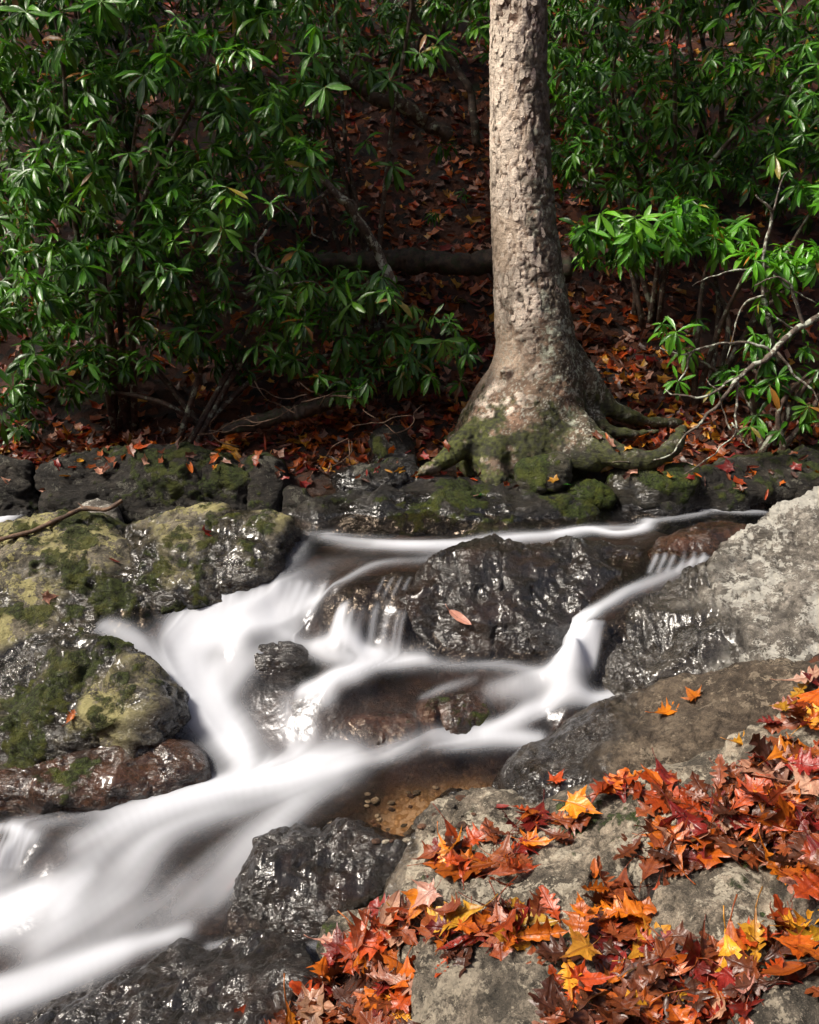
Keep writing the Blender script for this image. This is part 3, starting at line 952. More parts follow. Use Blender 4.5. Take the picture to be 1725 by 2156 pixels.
m = M('stream water')
fo = m.attr('foam')
p = m.pos()
rip = m.noise(p, 9, 3, .5)
bp = m.n('Bump', Strength=.35, Distance=.03, Height=m.math('ADD', rip, m.math('MULTIPLY', m.attr('streak'), .10)))
fres = m.n('Fresnel', IOR=1.33, Normal=bp)
gl = m.n('BsdfGlossy', Color=(.95, .95, 1.0), Roughness=.24, Normal=bp)
tr = m.n('BsdfTransparent', Color=(.80, .72, .64))
clear = m.n('MixShader', i0=fres, i1=tr, i2=gl)
wd = m.n('BsdfDiffuse', Color=(.72, .745, .81), Normal=m.n('Bump', Strength=.10, Distance=.02, Height=m.attr('streak')))
wt = m.n('BsdfTranslucent', Color=(.72, .75, .83))
white = m.n('MixShader', i0=.3, i1=wd, i2=wt)
fac = m.ramp(fo, 0.0, 1.0, 0.0, 1.0)
mixn = m.n('MixShader', i0=m.math('MULTIPLY', m.math('POWER', fo, 1.15), .98), i1=clear, i2=white)
water = link('water', me, m.surf(mixn))
tag(water, 'stream running in silky white cascades between boulders', 'water', kind='structure')

# ------------------------------------------------------------------ the birch: one continuous trunk with its root flare
def tree_build():
    y0 = 6.85
    def r_px(px, z):
        return px / FV * (y0 * CP - (z - CAM_Z) * SP)
    rows = [(1092, -10, 59), (1092, 120, 60), (1094, 250, 62), (1100, 400, 66), (1108, 530, 71), (1118, 640, 79), (1128, 720, 86), (1127, 790, 100), (1116, 850, 124), (1104, 910, 145), (1098, 960, 155), (1094, 1010, 152)]
    path, rad = [], []
    top = Py(1092, -10, y0)
    for k, z in enumerate((4.6, 3.9)):
        path.append([top[0] - .04 * (z - 3), y0 + .05 * (z - 3), z])
        rad.append(.175 - .013 * (z - 3))
    for u, v, rp in rows:
        q = Py(u, v, y0)
        path.append(q)
        rad.append(r_px(rp, q[2]))
    path.append(path[-1] + np.array([0, 0, -.25]))
    rad.append(rad[-1])
    S = spline(np.c_[np.array(path), rad], 70)
    bm = bmesh.new()

    def addtube(P, R, sides=20):
        V, F = tube(P, R, sides)
        vv = [bm.verts.new(q) for q in V]
        for f in F:
            try:
                bm.faces.new([vv[i] for i in f])
            except ValueError:
                pass
    addtube(S[:, :3], S[:, 3], 28)
    roots = [
        ([(1165, 800, 6.78, .15), (1190, 880, 6.68, .13), (1250, 935, 6.42, .105), (1310, 962, 6.28, .082), (1370, 968, 6.26, .072), (1420, 942, 6.36, .068), (1432, 914, 6.52, .055), (1440, 900, 6.75, .03)]),
        ([(1190, 740, 6.88, .12), (1238, 810, 6.86, .10), (1290, 862, 6.86, .07), (1350, 884, 6.92, .055), (1420, 892, 7.05, .04), (1480, 880, 7.2, .02)]),
        ([(1080, 820, 6.78, .16), (1030, 890, 6.62, .14), (980, 930, 6.48, .10), (935, 968, 6.36, .07), (900, 988, 6.28, .045), (870, 1005, 6.22, .025)]),
        ([(1070, 800, 6.85, .12), (1025, 870, 6.82, .11), (975, 915, 6.8, .08), (930, 935, 6.8, .05)]),
        ([(1080, 860, 6.7, .16), (1040, 940, 6.5, .15), (1030, 990, 6.36, .11), (1050, 1030, 6.26, .07), (1062, 1060, 6.22, .035)]),
        ([(1130, 860, 6.7, .16), (1165, 930, 6.52, .13), (1215, 965, 6.42, .09), (1270, 975, 6.38, .06)]),
        ([(1210, 850, 6.85, .10), (1270, 900, 6.75, .06), (1330, 915, 6.75, .045), (1385, 905, 6.85, .03)]),
    ]
    for rt in roots:
        Q = np.array([[*Py(u, v, y), r] for u, v, y, r in rt])
        S2 = spline(Q, 26)
        S2[:, 0] += (vnoise(S2[:, :3] * 7, 5) - .5) * .03
        addtube(S2[:, :3], np.maximum(S2[:, 3], .012), 12)
    for (u, v, y, r) in [(1172, 868, 6.55, .05), (1178, 846, 6.58, .04), (1165, 885, 6.53, .045), (1180, 800, 6.6, .035), (1062, 780, 6.6, .045), (1190, 880, 6.55, .035)]:
        q = Py(u, v, y)
        bmesh.ops.create_icosphere(bm, subdivisions=2, radius=r, matrix=Matrix.Translation(q))
    bmesh.ops.recalc_face_normals(bm, faces=bm.faces)
    me0 = bpy.data.meshes.new('w')
    bm.to_mesh(me0)
    bm.free()
    me1 = evaluated(me0, [('REMESH', {'mode': 'VOXEL', 'voxel_size': .0185})])
    V, N = get_np(me1)
    V = laplace(V, edges_np(me1), 8)
    V += N * ((fbm(V * 5, 3, 4) - .5) * .05 * smooth(1.6, .5, V[:, 2]) + (fbm(V * (3, 3, 1.6), 3, 8) - .5) * .02)[:, None]
    me1.vertices.foreach_set('co', V.astype(np.float32).ravel())
    me1.update()
    me2 = evaluated(me1, [('SUBSURF', {'levels': 1, 'render_levels': 1})])
    V, N = get_np(me2)
    # cylindrical bark coordinates
    ax = np.interp(V[:, 2], S[::-1, 2], S[::-1, 0])
    ay = np.interp(V[:, 2], S[::-1, 2], S[::-1, 1])
    th = np.arctan2(V[:, 0] - ax, -(V[:, 1] - ay))
    s = th * .2
    wob = (fbm(V * 9, 3, 21) - .5)
    wob2 = fbm(V * 26, 2, 23) - .5
    c2 = np.stack([s / .052 + wob * 3.2 + wob2 * .9, V[:, 2] / .075 + wob * 2.4 + wob2 * .7], 1)
    ci = np.floor(c2).astype(np.int64)
    f1 = np.full(len(V), 9.)
    f2 = np.full(len(V), 9.)
    cid = np.zeros(len(V))
    z0 = np.zeros(len(V), np.int64)
    for dx in (-1, 0, 1):
        for dy in (-1, 0, 1):
            gx, gy = ci[:, 0] + dx, ci[:, 1] + dy
            px = gx + .15 + .7 * _hash(gx, gy, z0, 1)
            py = gy + .15 + .7 * _hash(gx, gy, z0, 2)
            d = np.hypot(c2[:, 0] - px, c2[:, 1] - py)
            r = _hash(gx, gy, z0, 3)
            nw = d < f1
            f2 = np.where(nw, f1, np.minimum(f2, d))
            cid = np.where(nw, r, cid)
            f1 = np.where(nw, d, f1)
    edge = f2 - f1
    big = fbm(np.stack([s * 7, V[:, 2] * 2.2, z0 * 0.], 1), 3, 31)
    hi = smooth(.9, 1.6, V[:, 2])                           # plates belong to the upper trunk
    westm = smooth(.55, -.35, np.sin(th) + (big - .5) * 1.4)
    pres = smooth(.34, .46, cid * .42 + big * .40 + westm * .24 - (1 - hi) * .35)
    plate = smooth(.025, .08, edge) * pres
    lent = fbm(np.stack([s * 14 + wob * 5, V[:, 2] * 60 + wob * 14 + wob2 * 6, z0 * 0.], 1), 4, 41)
    crk = np.abs(fbm(np.stack([s * 16 + wob, V[:, 2] * 6.0, z0 * 0.], 1), 3, 45) - .5)
    crack = smooth(.05, .0, crk) * smooth(.6, 1.1, V[:, 2])
    plate = plate * (1 - crack)
    fine = fbm(V * 45, 3, 43)
    d = plate * .005 * (.4 + cid) + (lent - .5) * .006 * smooth(.4, .9, V[:, 2]) + (fine - .5) * .010 - crack * .007
    d -= smooth(.5, .75, fbm(V * (9, 9, 3.5), 3, 47)) * .014 * smooth(1.3, .6, V[:, 2])
    V2 = V + N * d[:, None]
    # bark colours: plates, inner bark, lichen, moss, plus painted lit and shaded sides
    cream = np.array([.88, .74, .61])
    tan = np.array([.40, .25, .165])
    inner = np.array([.13, .075, .046])
    k1 = smooth(.35, .65, lent * .6 + fine * .4)[:, None]
    colr = inner * (1 - k1) + tan * k1
    pc = cream * (.62 + .45 * cid + .5 * (lent - .5) + .3 * (fine - .5))[:, None]
    colr = colr * (1 - .75 * crack[:, None])
    colr = colr * (1 - plate[:, None]) + pc * plate[:, None]
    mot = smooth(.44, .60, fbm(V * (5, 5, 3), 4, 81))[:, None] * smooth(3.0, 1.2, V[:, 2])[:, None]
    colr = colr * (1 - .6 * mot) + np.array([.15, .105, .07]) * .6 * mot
    # peeled, paler strip, kept to the sunward side to paint it lit
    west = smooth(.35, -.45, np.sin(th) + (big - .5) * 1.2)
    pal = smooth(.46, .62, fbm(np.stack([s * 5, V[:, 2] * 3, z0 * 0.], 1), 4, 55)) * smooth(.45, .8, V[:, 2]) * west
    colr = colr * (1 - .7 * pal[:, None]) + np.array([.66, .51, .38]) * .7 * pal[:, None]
    east_shade = smooth(-.12, .55, np.sin(th) + wob * 1.3 + wob2 * .6)[:, None]  # shaded right-hand side, its darkness put into the bark colour
    colr = colr * (1 - .86 * east_shade) + np.array([.06, .048, .028]) * .86 * east_shade * (.5 + k1)
    lich = smooth(.55, .62, fbm(V * 16, 4, 61) * .6 + fbm(V * 70, 2, 63) * .4) * smooth(-.3, .4, np.sin(th)) * smooth(3.4, 1.2, V[:, 2]) * smooth(.3, .6, V[:, 2])
    colr = colr * (1 - lich[:, None]) + np.array([.44, .47, .36]) * lich[:, None]
    lc2 = smooth(.63, .68, fbm(V * 90, 2, 67)) * smooth(2.2, .4, V[:, 2])
    colr = colr * (1 - lc2[:, None] * .8) + np.array([.5, .5, .42]) * lc2[:, None] * .8
    mossm = smooth(.44, .64, fbm(V * 7, 3, 71) * .6 + fbm(V * 28, 3, 72) * .4 + .35 * smooth(.95, .30, V[:, 2]) - .14 - .5 * smooth(.7, 1.3, V[:, 2]))
    mg = fbm(V * 60, 2, 73)[:, None]
    up = np.clip(N[:, 2], -1, 1)[:, None] * .4 + .7
    front = smooth(.2, -.9, np.sin(th) * .6)[:, None]
    mg = np.clip((mg - .5) * 2.2 + .45 + (fbm(V * 13, 3, 75)[:, None] - .5) * 1.4, 0, 1)
    mcol = np.array([.018, .022, .006]) * (1 - mg) + np.array([.115, .135, .020]) * mg
    mcol = mcol * (.55 + .6 * front)
    colr = colr * (1 - mossm[:, None]) + mcol * mossm[:, None]
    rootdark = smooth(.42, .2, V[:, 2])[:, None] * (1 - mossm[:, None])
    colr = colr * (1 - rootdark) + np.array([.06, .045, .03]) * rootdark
    sc = Py(1072, 28, 6.66)
    scar = smooth(.11, .05, np.hypot((V[:, 0] - sc[0]) * 1.1, (V[:, 2] - sc[2]) * 1.0) + wob * .05)
    colr = colr * (1 - scar[:, None]) + np.array([.12, .06, .035]) * scar[:, None]
    V2 -= N * (scar * .03)[:, None]
    base = np.array([path[-2][0], y0, .15])
    me2.vertices.foreach_set('co', (V2 - base).astype(np.float32).ravel())
    me2.polygons.foreach_set('use_smooth', np.ones(len(me2.polygons), bool))
    me2.update()
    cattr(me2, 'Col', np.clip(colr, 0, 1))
    fattr(me2, 'moss', mossm)
    m = M('birch bark')
    p = m.pos()
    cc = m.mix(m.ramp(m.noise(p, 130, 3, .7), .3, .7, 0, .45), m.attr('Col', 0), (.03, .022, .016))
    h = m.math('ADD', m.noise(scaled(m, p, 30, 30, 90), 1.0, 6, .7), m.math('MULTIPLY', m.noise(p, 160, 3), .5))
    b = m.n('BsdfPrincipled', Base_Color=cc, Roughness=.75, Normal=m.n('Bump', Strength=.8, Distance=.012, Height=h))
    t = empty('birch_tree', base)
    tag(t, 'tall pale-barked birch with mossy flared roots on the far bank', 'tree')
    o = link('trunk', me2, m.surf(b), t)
    fc = np.empty(len(me2.loops), np.int32)
    me2.loops.foreach_get('vertex_index', fc)
    COLLIDE.append((o, V2, fc.reshape(-1, 4)))
    # loose plates of papery bark, each a thin curled piece
    bt = BVHTree.FromPolygons(V2.tolist(), fc.reshape(-1, 4).tolist())
    fr = random.Random(12)
    shapes = []
    for k in range(7):
        n = 8
        w, h_ = fr.uniform(.5, .9), fr.uniform(.7, 1.3)
        vv = [(0, 0, .10)]
        for ring, rr_ in ((0, .62), (1, 1.0)):
            for i in range(n):
                a = 2 * math.pi * i / n + fr.uniform(-.25, .25)
                q = rr_ * fr.uniform(.72, 1.15)
                x, y = q * w * math.cos(a), q * h_ * math.sin(a)
                lift = (.30 * max(0, math.cos(a - k)) if ring else .06) - .10 * x * x
                vv.append((x, y, lift))
        ff = [(0, 1 + i, 1 + (i + 1) % n) for i in range(n)] + [(1 + i, 1 + n + i, 1 + n + (i + 1) % n, 1 + (i + 1) % n) for i in range(n)]
        m_ = mesh_np('bark_plate', vv, ff)
        cc_ = np.tile((.84, .71, .58), (len(vv), 1)) * np.array([[fr.uniform(.75, 1.1)] for _ in vv])
        cattr(m_, 'Col', np.clip(cc_, 0, 1))
        m_.materials.append(o.data.materials[0])
        shapes.append(m_)
    cnt = 0
    while cnt < 260:
        z = fr.uniform(1.0, 3.5)
        th_ = fr.gauss(-.55, .55)
        if abs(th_) > 1.7 or fr.random() < (1.25 - (z - 1.0) * .55) * .8:
            continue
        cx = np.interp(z, S[::-1, 2], S[::-1, 0])
        cy = np.interp(z, S[::-1, 2], S[::-1, 1])
        dv = Vector((math.sin(th_), -math.cos(th_), 0))
        hit, nor, _, _ = bt.ray_cast(Vector((cx, cy, z)) + dv * 1.2, -dv)
        if hit is None:
            continue
        nor = (nor * .4 + dv * .8).normalized()
        xx = Vector((0, 0, 1)).cross(nor).normalized()
        yy = nor.cross(xx)
        s_ = fr.uniform(.014, .034)
        B = Matrix((xx, yy, nor)).transposed().to_4x4() @ Matrix.Rotation(fr.uniform(-.4, .4), 4, 'Z') @ Matrix.Diagonal((s_, s_ * fr.uniform(.9, 1.7), s_ * .5, 1))
        B.translation = hit + nor * .001 - Vector(base)
        po = bpy.data.objects.new('bark_plate', shapes[cnt % 7])
        COL.objects.link(po)
        po.parent = t
        po.matrix_basis = B
        cnt += 1
    # the bole goes on above the frame, with limbs
    zz = np.linspace(4.5, 9.8, 14)
    Vt, Ft = tube(np.c_[top[0] - .04 * (zz - 3), y0 + .05 * (zz - 3), zz], .175 - .013 * (zz - 3), 20)
    mm = mesh_np('upper_trunk', np.array(Vt) - base, Ft)
    cattr(mm, 'Col', np.tile((.42, .32, .24), (len(Vt), 1)))
    link('upper_trunk', mm, o.data.materials[0], t)
    rr = random.Random(5)
    for k in range(9):
        z = 5.6 + k * .45
        a = k * 2.4
        p0 = np.array([top[0] - .04 * (z - 3), y0 + .05 * (z - 3), z])
        L = 2.6 - .18 * k
        dv = np.array([math.cos(a), math.sin(a), .55])
        pts = [p0 + dv * L * t_ + np.array([rr.uniform(-.15, .15), rr.uniform(-.15, .15), .25 * t_]) * t_ for t_ in (0, .3, .6, 1)]
        S3 = spline(pts, 9)
        Vt, Ft = tube(S3, np.linspace(.06, .012, 9), 7)
        mm = mesh_np('limb', np.array(Vt) - base, Ft)
        cattr(mm, 'Col', np.tile((.3, .22, .16), (len(Vt), 1)))
        link('limb', mm, o.data.materials[0], t)
    return t


birch = tree_build()

# ------------------------------------------------------------------ leaves
def leaf_material(name, rough=.32, gloss=.5, trans=.25, spots=0.0, vein=.35):
    m = M(name)
    p = m.pos()
    col = m.mix(1.0, m.attr('Col', 0), m.n('ObjectInfo').outputs['Color'], 'MULTIPLY')
    uv = m.n('UVMap').outputs[0] if False else m.attr('luv', 1)
    sx = m.n('SeparateXYZ', Vector=uv)
    n = m.noise(p, 55, 4, .65)
    col = m.mix(m.ramp(n, .3, .7, 0, .30), col, m.mix(1.0, col, (.45, .42, .40), 'MULTIPLY'))
    # midrib and side veins
    ay = m.math('ABSOLUTE', sx.outputs[1])
    mid = m.ramp(ay, .012, .045, 1, 0)
    ph = m.math('FRACT', m.math('MULTIPLY', m.math('SUBTRACT', sx.outputs[0], m.math('MULTIPLY', ay, .9)), 7.0))
    sv = m.math('MULTIPLY', m.ramp(m.math('ABSOLUTE', m.math('SUBTRACT', ph, .5)), .0, .07, 1, 0), .55)
    vn = m.math('MULTIPLY', m.math('MAXIMUM', mid, sv), vein)
    if spots > 0:
        col = m.mix(m.ramp(m.noise(p, 130, 2, .5), .66, .72, 0, spots), col, (.05, .02, .01))
        col = m.mix(m.ramp(m.noise(p, 17, 4, .6), .48, .64, 0, .55), col, m.mix(1.0, col, (.50, .28, .22), 'MULTIPLY'))
        col = m.mix(vn, col, m.mix(1.0, col, (.45, .3, .25), 'MULTIPLY'))
    else:
        col = m.mix(vn, col, m.mix(.5, col, (.35, .42, .10)))
    h = m.math('ADD', m.math('MULTIPLY', vn, -1.0), m.math('MULTIPLY', m.noise(p, 60, 4, .6), .8))
    bp = m.n('Bump', Strength=.5, Distance=.006, Height=h)
    b = m.n('BsdfPrincipled', Base_Color=col, Roughness=rough, Normal=bp)
    b.inputs['Specular IOR Level'].default_value = gloss
    tl = m.n('BsdfTranslucent', Color=m.mix(1.0, col, (1.2, 1.15, .6), 'MULTIPLY'))
    return m.surf(m.n('MixShader', i0=trans, i1=b, i2=tl))


MAT_RHODO = leaf_material('glossy evergreen leaf', .27, .55, .22, 0, .30)
MAT_DEAD = leaf_material('fallen autumn leaf', .38, .55, .2, .8, .55)


def bark_mat(name, c1, c2, lich=0.0, lc=(.5, .53, .45)):
    m = M(name)
    p = m.pos()
    c = m.mix(m.ramp(m.noise(p, 25, 6, .65), .35, .65), c1, c2)
    if lich:
        c = m.mix(m.ramp(m.noise(p, 14, 6, .7), .60 - lich * .2, .64 - lich * .2), c, lc)
    b = m.n('BsdfPrincipled', Base_Color=c, Roughness=.7, Normal=m.n('Bump', Strength=.8, Distance=.01, Height=m.noise(p, 60, 5, .7)))
    return m.surf(b)


MAT_STEM = bark_mat('rhododendron bark', (.03, .018, .012), (.10, .06, .04), .25, (.25, .27, .2))
MAT_LICHTWIG = bark_mat('lichened dead wood', (.04, .03, .022), (.13, .10, .075), .45, (.38, .41, .33))
MAT_TWIG = bark_mat('brown twig', (.05, .028, .018), (.16, .09, .05))
MAT_LOG = bark_mat('mossy rotten log', (.014, .009, .006), (.06, .035, .02), .35, (.024, .028, .007))
mm_ = M('bud and seed head')
MAT_BUD = mm_.surf(mm_.n('BsdfPrincipled', Base_Color=mm_.attr('Col', 0), Roughness=.6))


def rhodo_leaf(L, W, droop, fold, twist):
    """strap-shaped leaf along +x, 8 stations x 3 rows"""
    T = np.array([0, .1, .32, .6, .86, 1.0])
    prof = np.array([.06, .12, .72, 1.0, .62, .04])
    V, UV = [], []
    for t, w in zip(T, prof):
        ang = droop * t
        x = L * (math.sin(ang) / ang if ang else 1) * t
        z = -L * t * (ang / 2)
        tw = twist * t
        for k in (-1, 0, 1):
            yy = k * w * W / 2
            zz = abs(k) * w * W * fold
            V.append((x, yy * math.cos(tw) - zz * math.sin(tw), z + yy * math.sin(tw) + zz * math.cos(tw)))
            UV.append((t, k * w * .5, 0))
    F = []
    for i in range(len(T) - 1):
        for k in (0, 1):
            a = i * 3 + k
            F.append((a, a + 3, a + 4, a + 1))
    return np.array(V), F, np.array(UV)


def leaf_mesh(name, V, F, UV, mat, col=(1, 1, 1)):
    me = mesh_np(name, V, F)
    cattr(me, 'Col', np.tile(col, (len(V), 1)))
    a = me.attributes.new('luv', 'FLOAT_VECTOR', 'POINT')
    a.data.foreach_set('vector', np.asarray(UV, np.float32).ravel())
    me.materials.append(mat)
    return me


RL = [rhodo_leaf(1, .235, d, f, tw) for d, f, tw in ((.35, .16, .1), (.7, .22, -.15), (.15, .10, .2), (1.0, .28, .0), (.5, .34, -.3))]
def thin(V, F, UV):
    k = [0, 2, 3, 5]
    sel = [i * 3 + j for i in k for j in range(3)]
    return V[sel], [(i * 3 + j, i * 3 + 3 + j, i * 3 + 4 + j, i * 3 + 1 + j) for i in range(3) for j in (0, 1)], UV[sel]


RLL = [thin(*q) for q in RL]
RLM = [leaf_mesh('rhododendron_leaf', V, F, UV, MAT_RHODO) for V, F, UV in RL]


def in_poly(poly, u, v):
    c = False
    n = len(poly)
    j = n - 1
    for i in range(n):
        xi, yi = poly[i]
        xj, yj = poly[j]
        if (yi > v) != (yj > v) and u < (xj - xi) * (v - yi) / (yj - yi) + xi:
            c = not c
        j = i
    return c


def thicket(name, label, base, sites, size, seed, tint=1.0, n_parts=300, stems=6, face=(-.1, -.55, .75)):
    """a rhododendron: stems, twigs, whorls of strap leaves, buds and dry seed heads; sites are the whorl positions"""
    r = random.Random(seed)
    g = np.random.default_rng(seed)
    base = np.array(base, float)
    t = empty(name, base)
    tag(t, label, 'shrub', 'rhododendrons on the far bank')
    sites = np.array(sites)
    # stems rise from the base and fan out towards the whorls
    nodes = [base + (0, 0, .05)]
    order = sites[g.permutation(len(sites))]
    far = order[:stems]
    for q in far:
        d = q - base
        pts = [base + (r.uniform(-.12, .12), r.uniform(-.1, .1), -.08),
               base + d * .35 + np.array([r.uniform(-.15, .15), r.uniform(-.1, .2), .12 * np.linalg.norm(d)]),
               base + d * .75 + np.array([r.uniform(-.1, .1), r.uniform(0, .2), .08]), q]
        S = spline(pts, 14)
        V, F = tube(S, np.linspace(.026, .006, 14), 6)
        link('stem', mesh_np('stem', np.array(V) - base, F), MAT_STEM, t)
        nodes += list(S[3:])
    tw = Soup()
    nodes = np.array(nodes)
    dist = np.min(np.linalg.norm(sites[:, None] - nodes[None], axis=2), axis=1)
    axes = {}
    for i in np.argsort(dist):
        q = sites[i]
        dd = np.linalg.norm(nodes - q, axis=1) + np.maximum(0, nodes[:, 2] - q[2]) * .6
        k = int(np.argmin(dd))
        a = nodes[k]
        L = np.linalg.norm(q - a)
        midp = (a + q) / 2 + np.array([r.uniform(-.1, .1), r.uniform(-.1, .1), -.10]) * L
        S = spline([a, midp, q], 6)
        rad = .003 + .004 * min(1, L)
        V, F = tube(S, np.linspace(rad * 1.5, rad * .7, 6), 4, False)
        tw.add(V, F)
        nodes = np.vstack([nodes, S[2:5]])
        ax = (S[-1] - S[-2])
        axes[i] = ax / (np.linalg.norm(ax) + 1e-9)
    link('twigs', tw.mesh('twigs'), MAT_STEM, t)['kind'] = 'stuff'
    leaves = []
    buds = Soup()
    heads = Soup()
    fc = np.array(face)
    for i, q in enumerate(sites):
        ax = axes[i] * .35 + fc * .8 + g.normal(0, .28, 3)
        ax /= np.linalg.norm(ax)
        s = size * r.uniform(.62, 1.28)
        nl = r.randint(7, 12)
        a0 = r.uniform(0, 6.28)
        up = np.array([0, 0, 1.0])
        e1 = np.cross(ax, up)
        e1 /= np.linalg.norm(e1) + 1e-9
        e2 = np.cross(ax, e1)
        fresh = r.random()
        dr = r.uniform(.05, .75)
        for k in range(nl):
            a = a0 + k * 2.399 + r.uniform(-.25, .25)
            el = r.uniform(-.55, .35) if k < nl - 2 else r.uniform(.2, .9)
            rad = math.cos(a) * e1 + math.sin(a) * e2
            d = rad * math.cos(el) + ax * math.sin(el) + np.array([0, 0, -dr])
            d /= np.linalg.norm(d)
            n = ax - d * np.dot(ax, d)
            n = n + np.array([0, 0, .5]) - d * d[2] * .5
            n = n - d * np.dot(n, d)
            n /= np.linalg.norm(n) + 1e-9
            b = np.cross(n, d)
            sc = s * r.uniform(.7, 1.15)
            Mx = np.eye(4)
            Mx[:3, 0], Mx[:3, 1], Mx[:3, 2] = d * sc, b * sc, n * sc
            Mx[:3, 3] = q + ax * r.uniform(-.02, .02)
            v = r.random()
            col = np.array([.016, .085, .004]) * (1 - v) + np.array([.075, .25, .008]) * v
            if fresh > .8:
                col = col * .5 + np.array([.11, .26, .015]) * .5
            if r.random() < .022:
                col = np.array([.30, .13, .02]) if r.random() < .6 else np.array([.25, .20, .02])
            leaves.append((Mx, r.randrange(len(RL)), col * tint))
        bs = s * .09
        V, F = tube([q, q + ax * bs * 1.4, q + ax * bs * 2.6], [bs * .28, bs * .42, bs * .03], 5, False)
        buds.add(V, F, (.30, .28, .06))
        if r.random() < .2:
            for k in range(9):
                dv = ax * r.uniform(.7, 1) + np.array([0, 0, .5]) + g.normal(0, .35, 3)
                V, F = tube([q, q + dv * .065], [.0025, .005], 4)
                heads.add(V, F, (.16 * r.uniform(.5, 1.2), .045, .018))
    link('leaf_buds', buds.mesh('leaf_buds'), MAT_BUD, t)['kind'] = 'stuff'
    if heads.n:
        link('seed_heads', heads.mesh('seed_heads'), MAT_BUD, t)['kind'] = 'stuff'
    # the largest in view as parts of their own, the rest as one mass
    P = np.array([l[0][:3, 3] for l in leaves])
    u, v, dep = project(P)
    sc = np.array([np.linalg.norm(l[0][:3, 0]) for l in leaves]) / dep
    sc[(u < 0) | (u > 1725) | (v < 0) | (v > 2156)] *= .1
    sc *= .6 + .4 * (P[:, 1].max() - P[:, 1]) / (np.ptp(P[:, 1]) + 1e-6)
    order = np.argsort(-sc)
    for i in order[:n_parts]:
        Mx, k, col = leaves[i]
        o = bpy.data.objects.new('leaf', RLM[k])
        COL.objects.link(o)
        o.parent = t
        B = Matrix(Mx.tolist())
        B.translation = B.translation - Vector(base)
        o.matrix_basis = B
        o.color = (*col, 1)
    rest = order[n_parts:]
    if len(rest):
        VV, FF, CC, UU = [], [], [], []
        nv = 0
        for i in rest:
            Mx, k, col = leaves[i]
            V, F, UV = (RLL if seed > 40 or i % 2 else RL)[k]
            VV.append(V @ Mx[:3, :3].T + Mx[:3, 3] - base)
            FF.append(np.array(F) + nv)
            CC.append(np.tile(col, (len(V), 1)))
            UU.append(UV)
            nv += len(V)
        me = mesh_np('foliage', np.vstack(VV), np.vstack(FF))
        cattr(me, 'Col', np.vstack(CC))
        a = me.attributes.new('luv', 'FLOAT_VECTOR', 'POINT')
        a.data.foreach_set('vector', np.vstack(UU).astype(np.float32).ravel())
        link('foliage', me, MAT_RHODO, t)['kind'] = 'stuff'
    return t


def sample_sites(poly, n, yr, seed, holes=(), zmin=None, dens=None):
    """whorl positions: spread through a slab of the thicket between two distances"""
    r = random.Random(seed)
    us = [p[0] for p in poly]
    vs_ = [p[1] for p in poly]
    out = []
    tries = 0
    while len(out) < n and tries < n * 60:
        tries += 1
        u, v = r.uniform(min(us), max(us)), r.uniform(min(vs_), max(vs_))
        if not in_poly(poly, u, v) or any(in_poly(h, u, v) and r.random() < .93 for h in holes):
            continue
        y = yr[0] + (yr[1] - yr[0]) * r.random()
        # bulge: clumps lean forward or back together
        y += .55 * (vnoise(np.array([[u / 190., v / 150., 3.]]), seed)[0] - .5)
        if vnoise(np.array([[u / 85., v / 70., 9.]]), seed + 3)[0] < .22:
            continue
        q = Py(u, v, y)
        if q[2] < ground_z(np.array([q[0]]), np.array([q[1]]))[0] + .12:
            continue
        out.append(q)
    return out


GAP = [(700, 330), (650, 290), (840, 160), (1030, 60), (1030, 470), (960, 520), (860, 620), (800, 560), (620, 520)]
GAP2 = [(860, 470), (1030, 450), (1045, 720), (930, 640), (840, 640)]
GAP3 = [(1190, 380), (1290, 420), (1330, 560), (1400, 640), (1380, 760), (1260, 760), (1200, 600)]

thicket('rhododendron', 'big drooping rhododendron overhanging the far bank at the left, its glossy leaves catching the light', (-2.0, 7.0, .45),
        sample_sites([(-160, -420), (520, -420), (680, 60), (720, 260), (620, 420), (420, 560), (200, 640), (-160, 660)], 760, (6.0, 7.2), 11, holes=[GAP]), .145, 11)
thicket('rhododendron', 'low dark rhododendron skirt above the mossy bank stones, under the drooping bush', (-1.5, 6.95, .42),
        sample_sites([(-160, 560), (300, 480), (560, 500), (860, 600), (1000, 700), (990, 810), (800, 830), (560, 800), (420, 760), (250, 790), (100, 900), (-160, 940)], 480, (6.3, 7.5), 23, holes=[GAP2]), .14, 23, tint=.85)
thicket('rhododendron', 'sparse rhododendron with lichen-grey twigs between the drooping bush and the birch trunk', (-.25, 7.9, .95),
        sample_sites([(560, -400), (1100, -400), (1040, 60), (1040, 460), (900, 560), (700, 620), (560, 400)], 260, (7.2, 8.4), 31, holes=[GAP, GAP2]), .14, 31, tint=.85, n_parts=240)
thicket('rhododendron', 'dense rhododendron behind the birch at the right, rising to the top of the bank', (1.9, 8.1, 1.1),
        sample_sites([(1120, -420), (1900, -420), (1900, 420), (1500, 420), (1300, 440), (1180, 400)], 850, (7.2, 8.4), 41, holes=[GAP3]), .135, 41)
thicket('rhododendron', 'bright green rhododendron spray leaning out behind the bare lichened branches', (2.2, 7.3, .6),
        sample_sites([(1210, 470), (1330, 420), (1500, 400), (1900, 360), (1900, 560), (1600, 580), (1450, 530), (1230, 560)], 210, (6.8, 7.7), 47), .145, 47, tint=1.5)
thicket('rhododendron', 'small open rhododendron with few whorls among the bare lichened branches', (2.45, 6.75, .35),
        sample_sites([(1360, 690), (1480, 640), (1700, 560), (1900, 600), (1900, 900), (1560, 930), (1420, 800)], 50, (6.4, 7.0), 53), .14, 53, tint=1.15, n_parts=300)
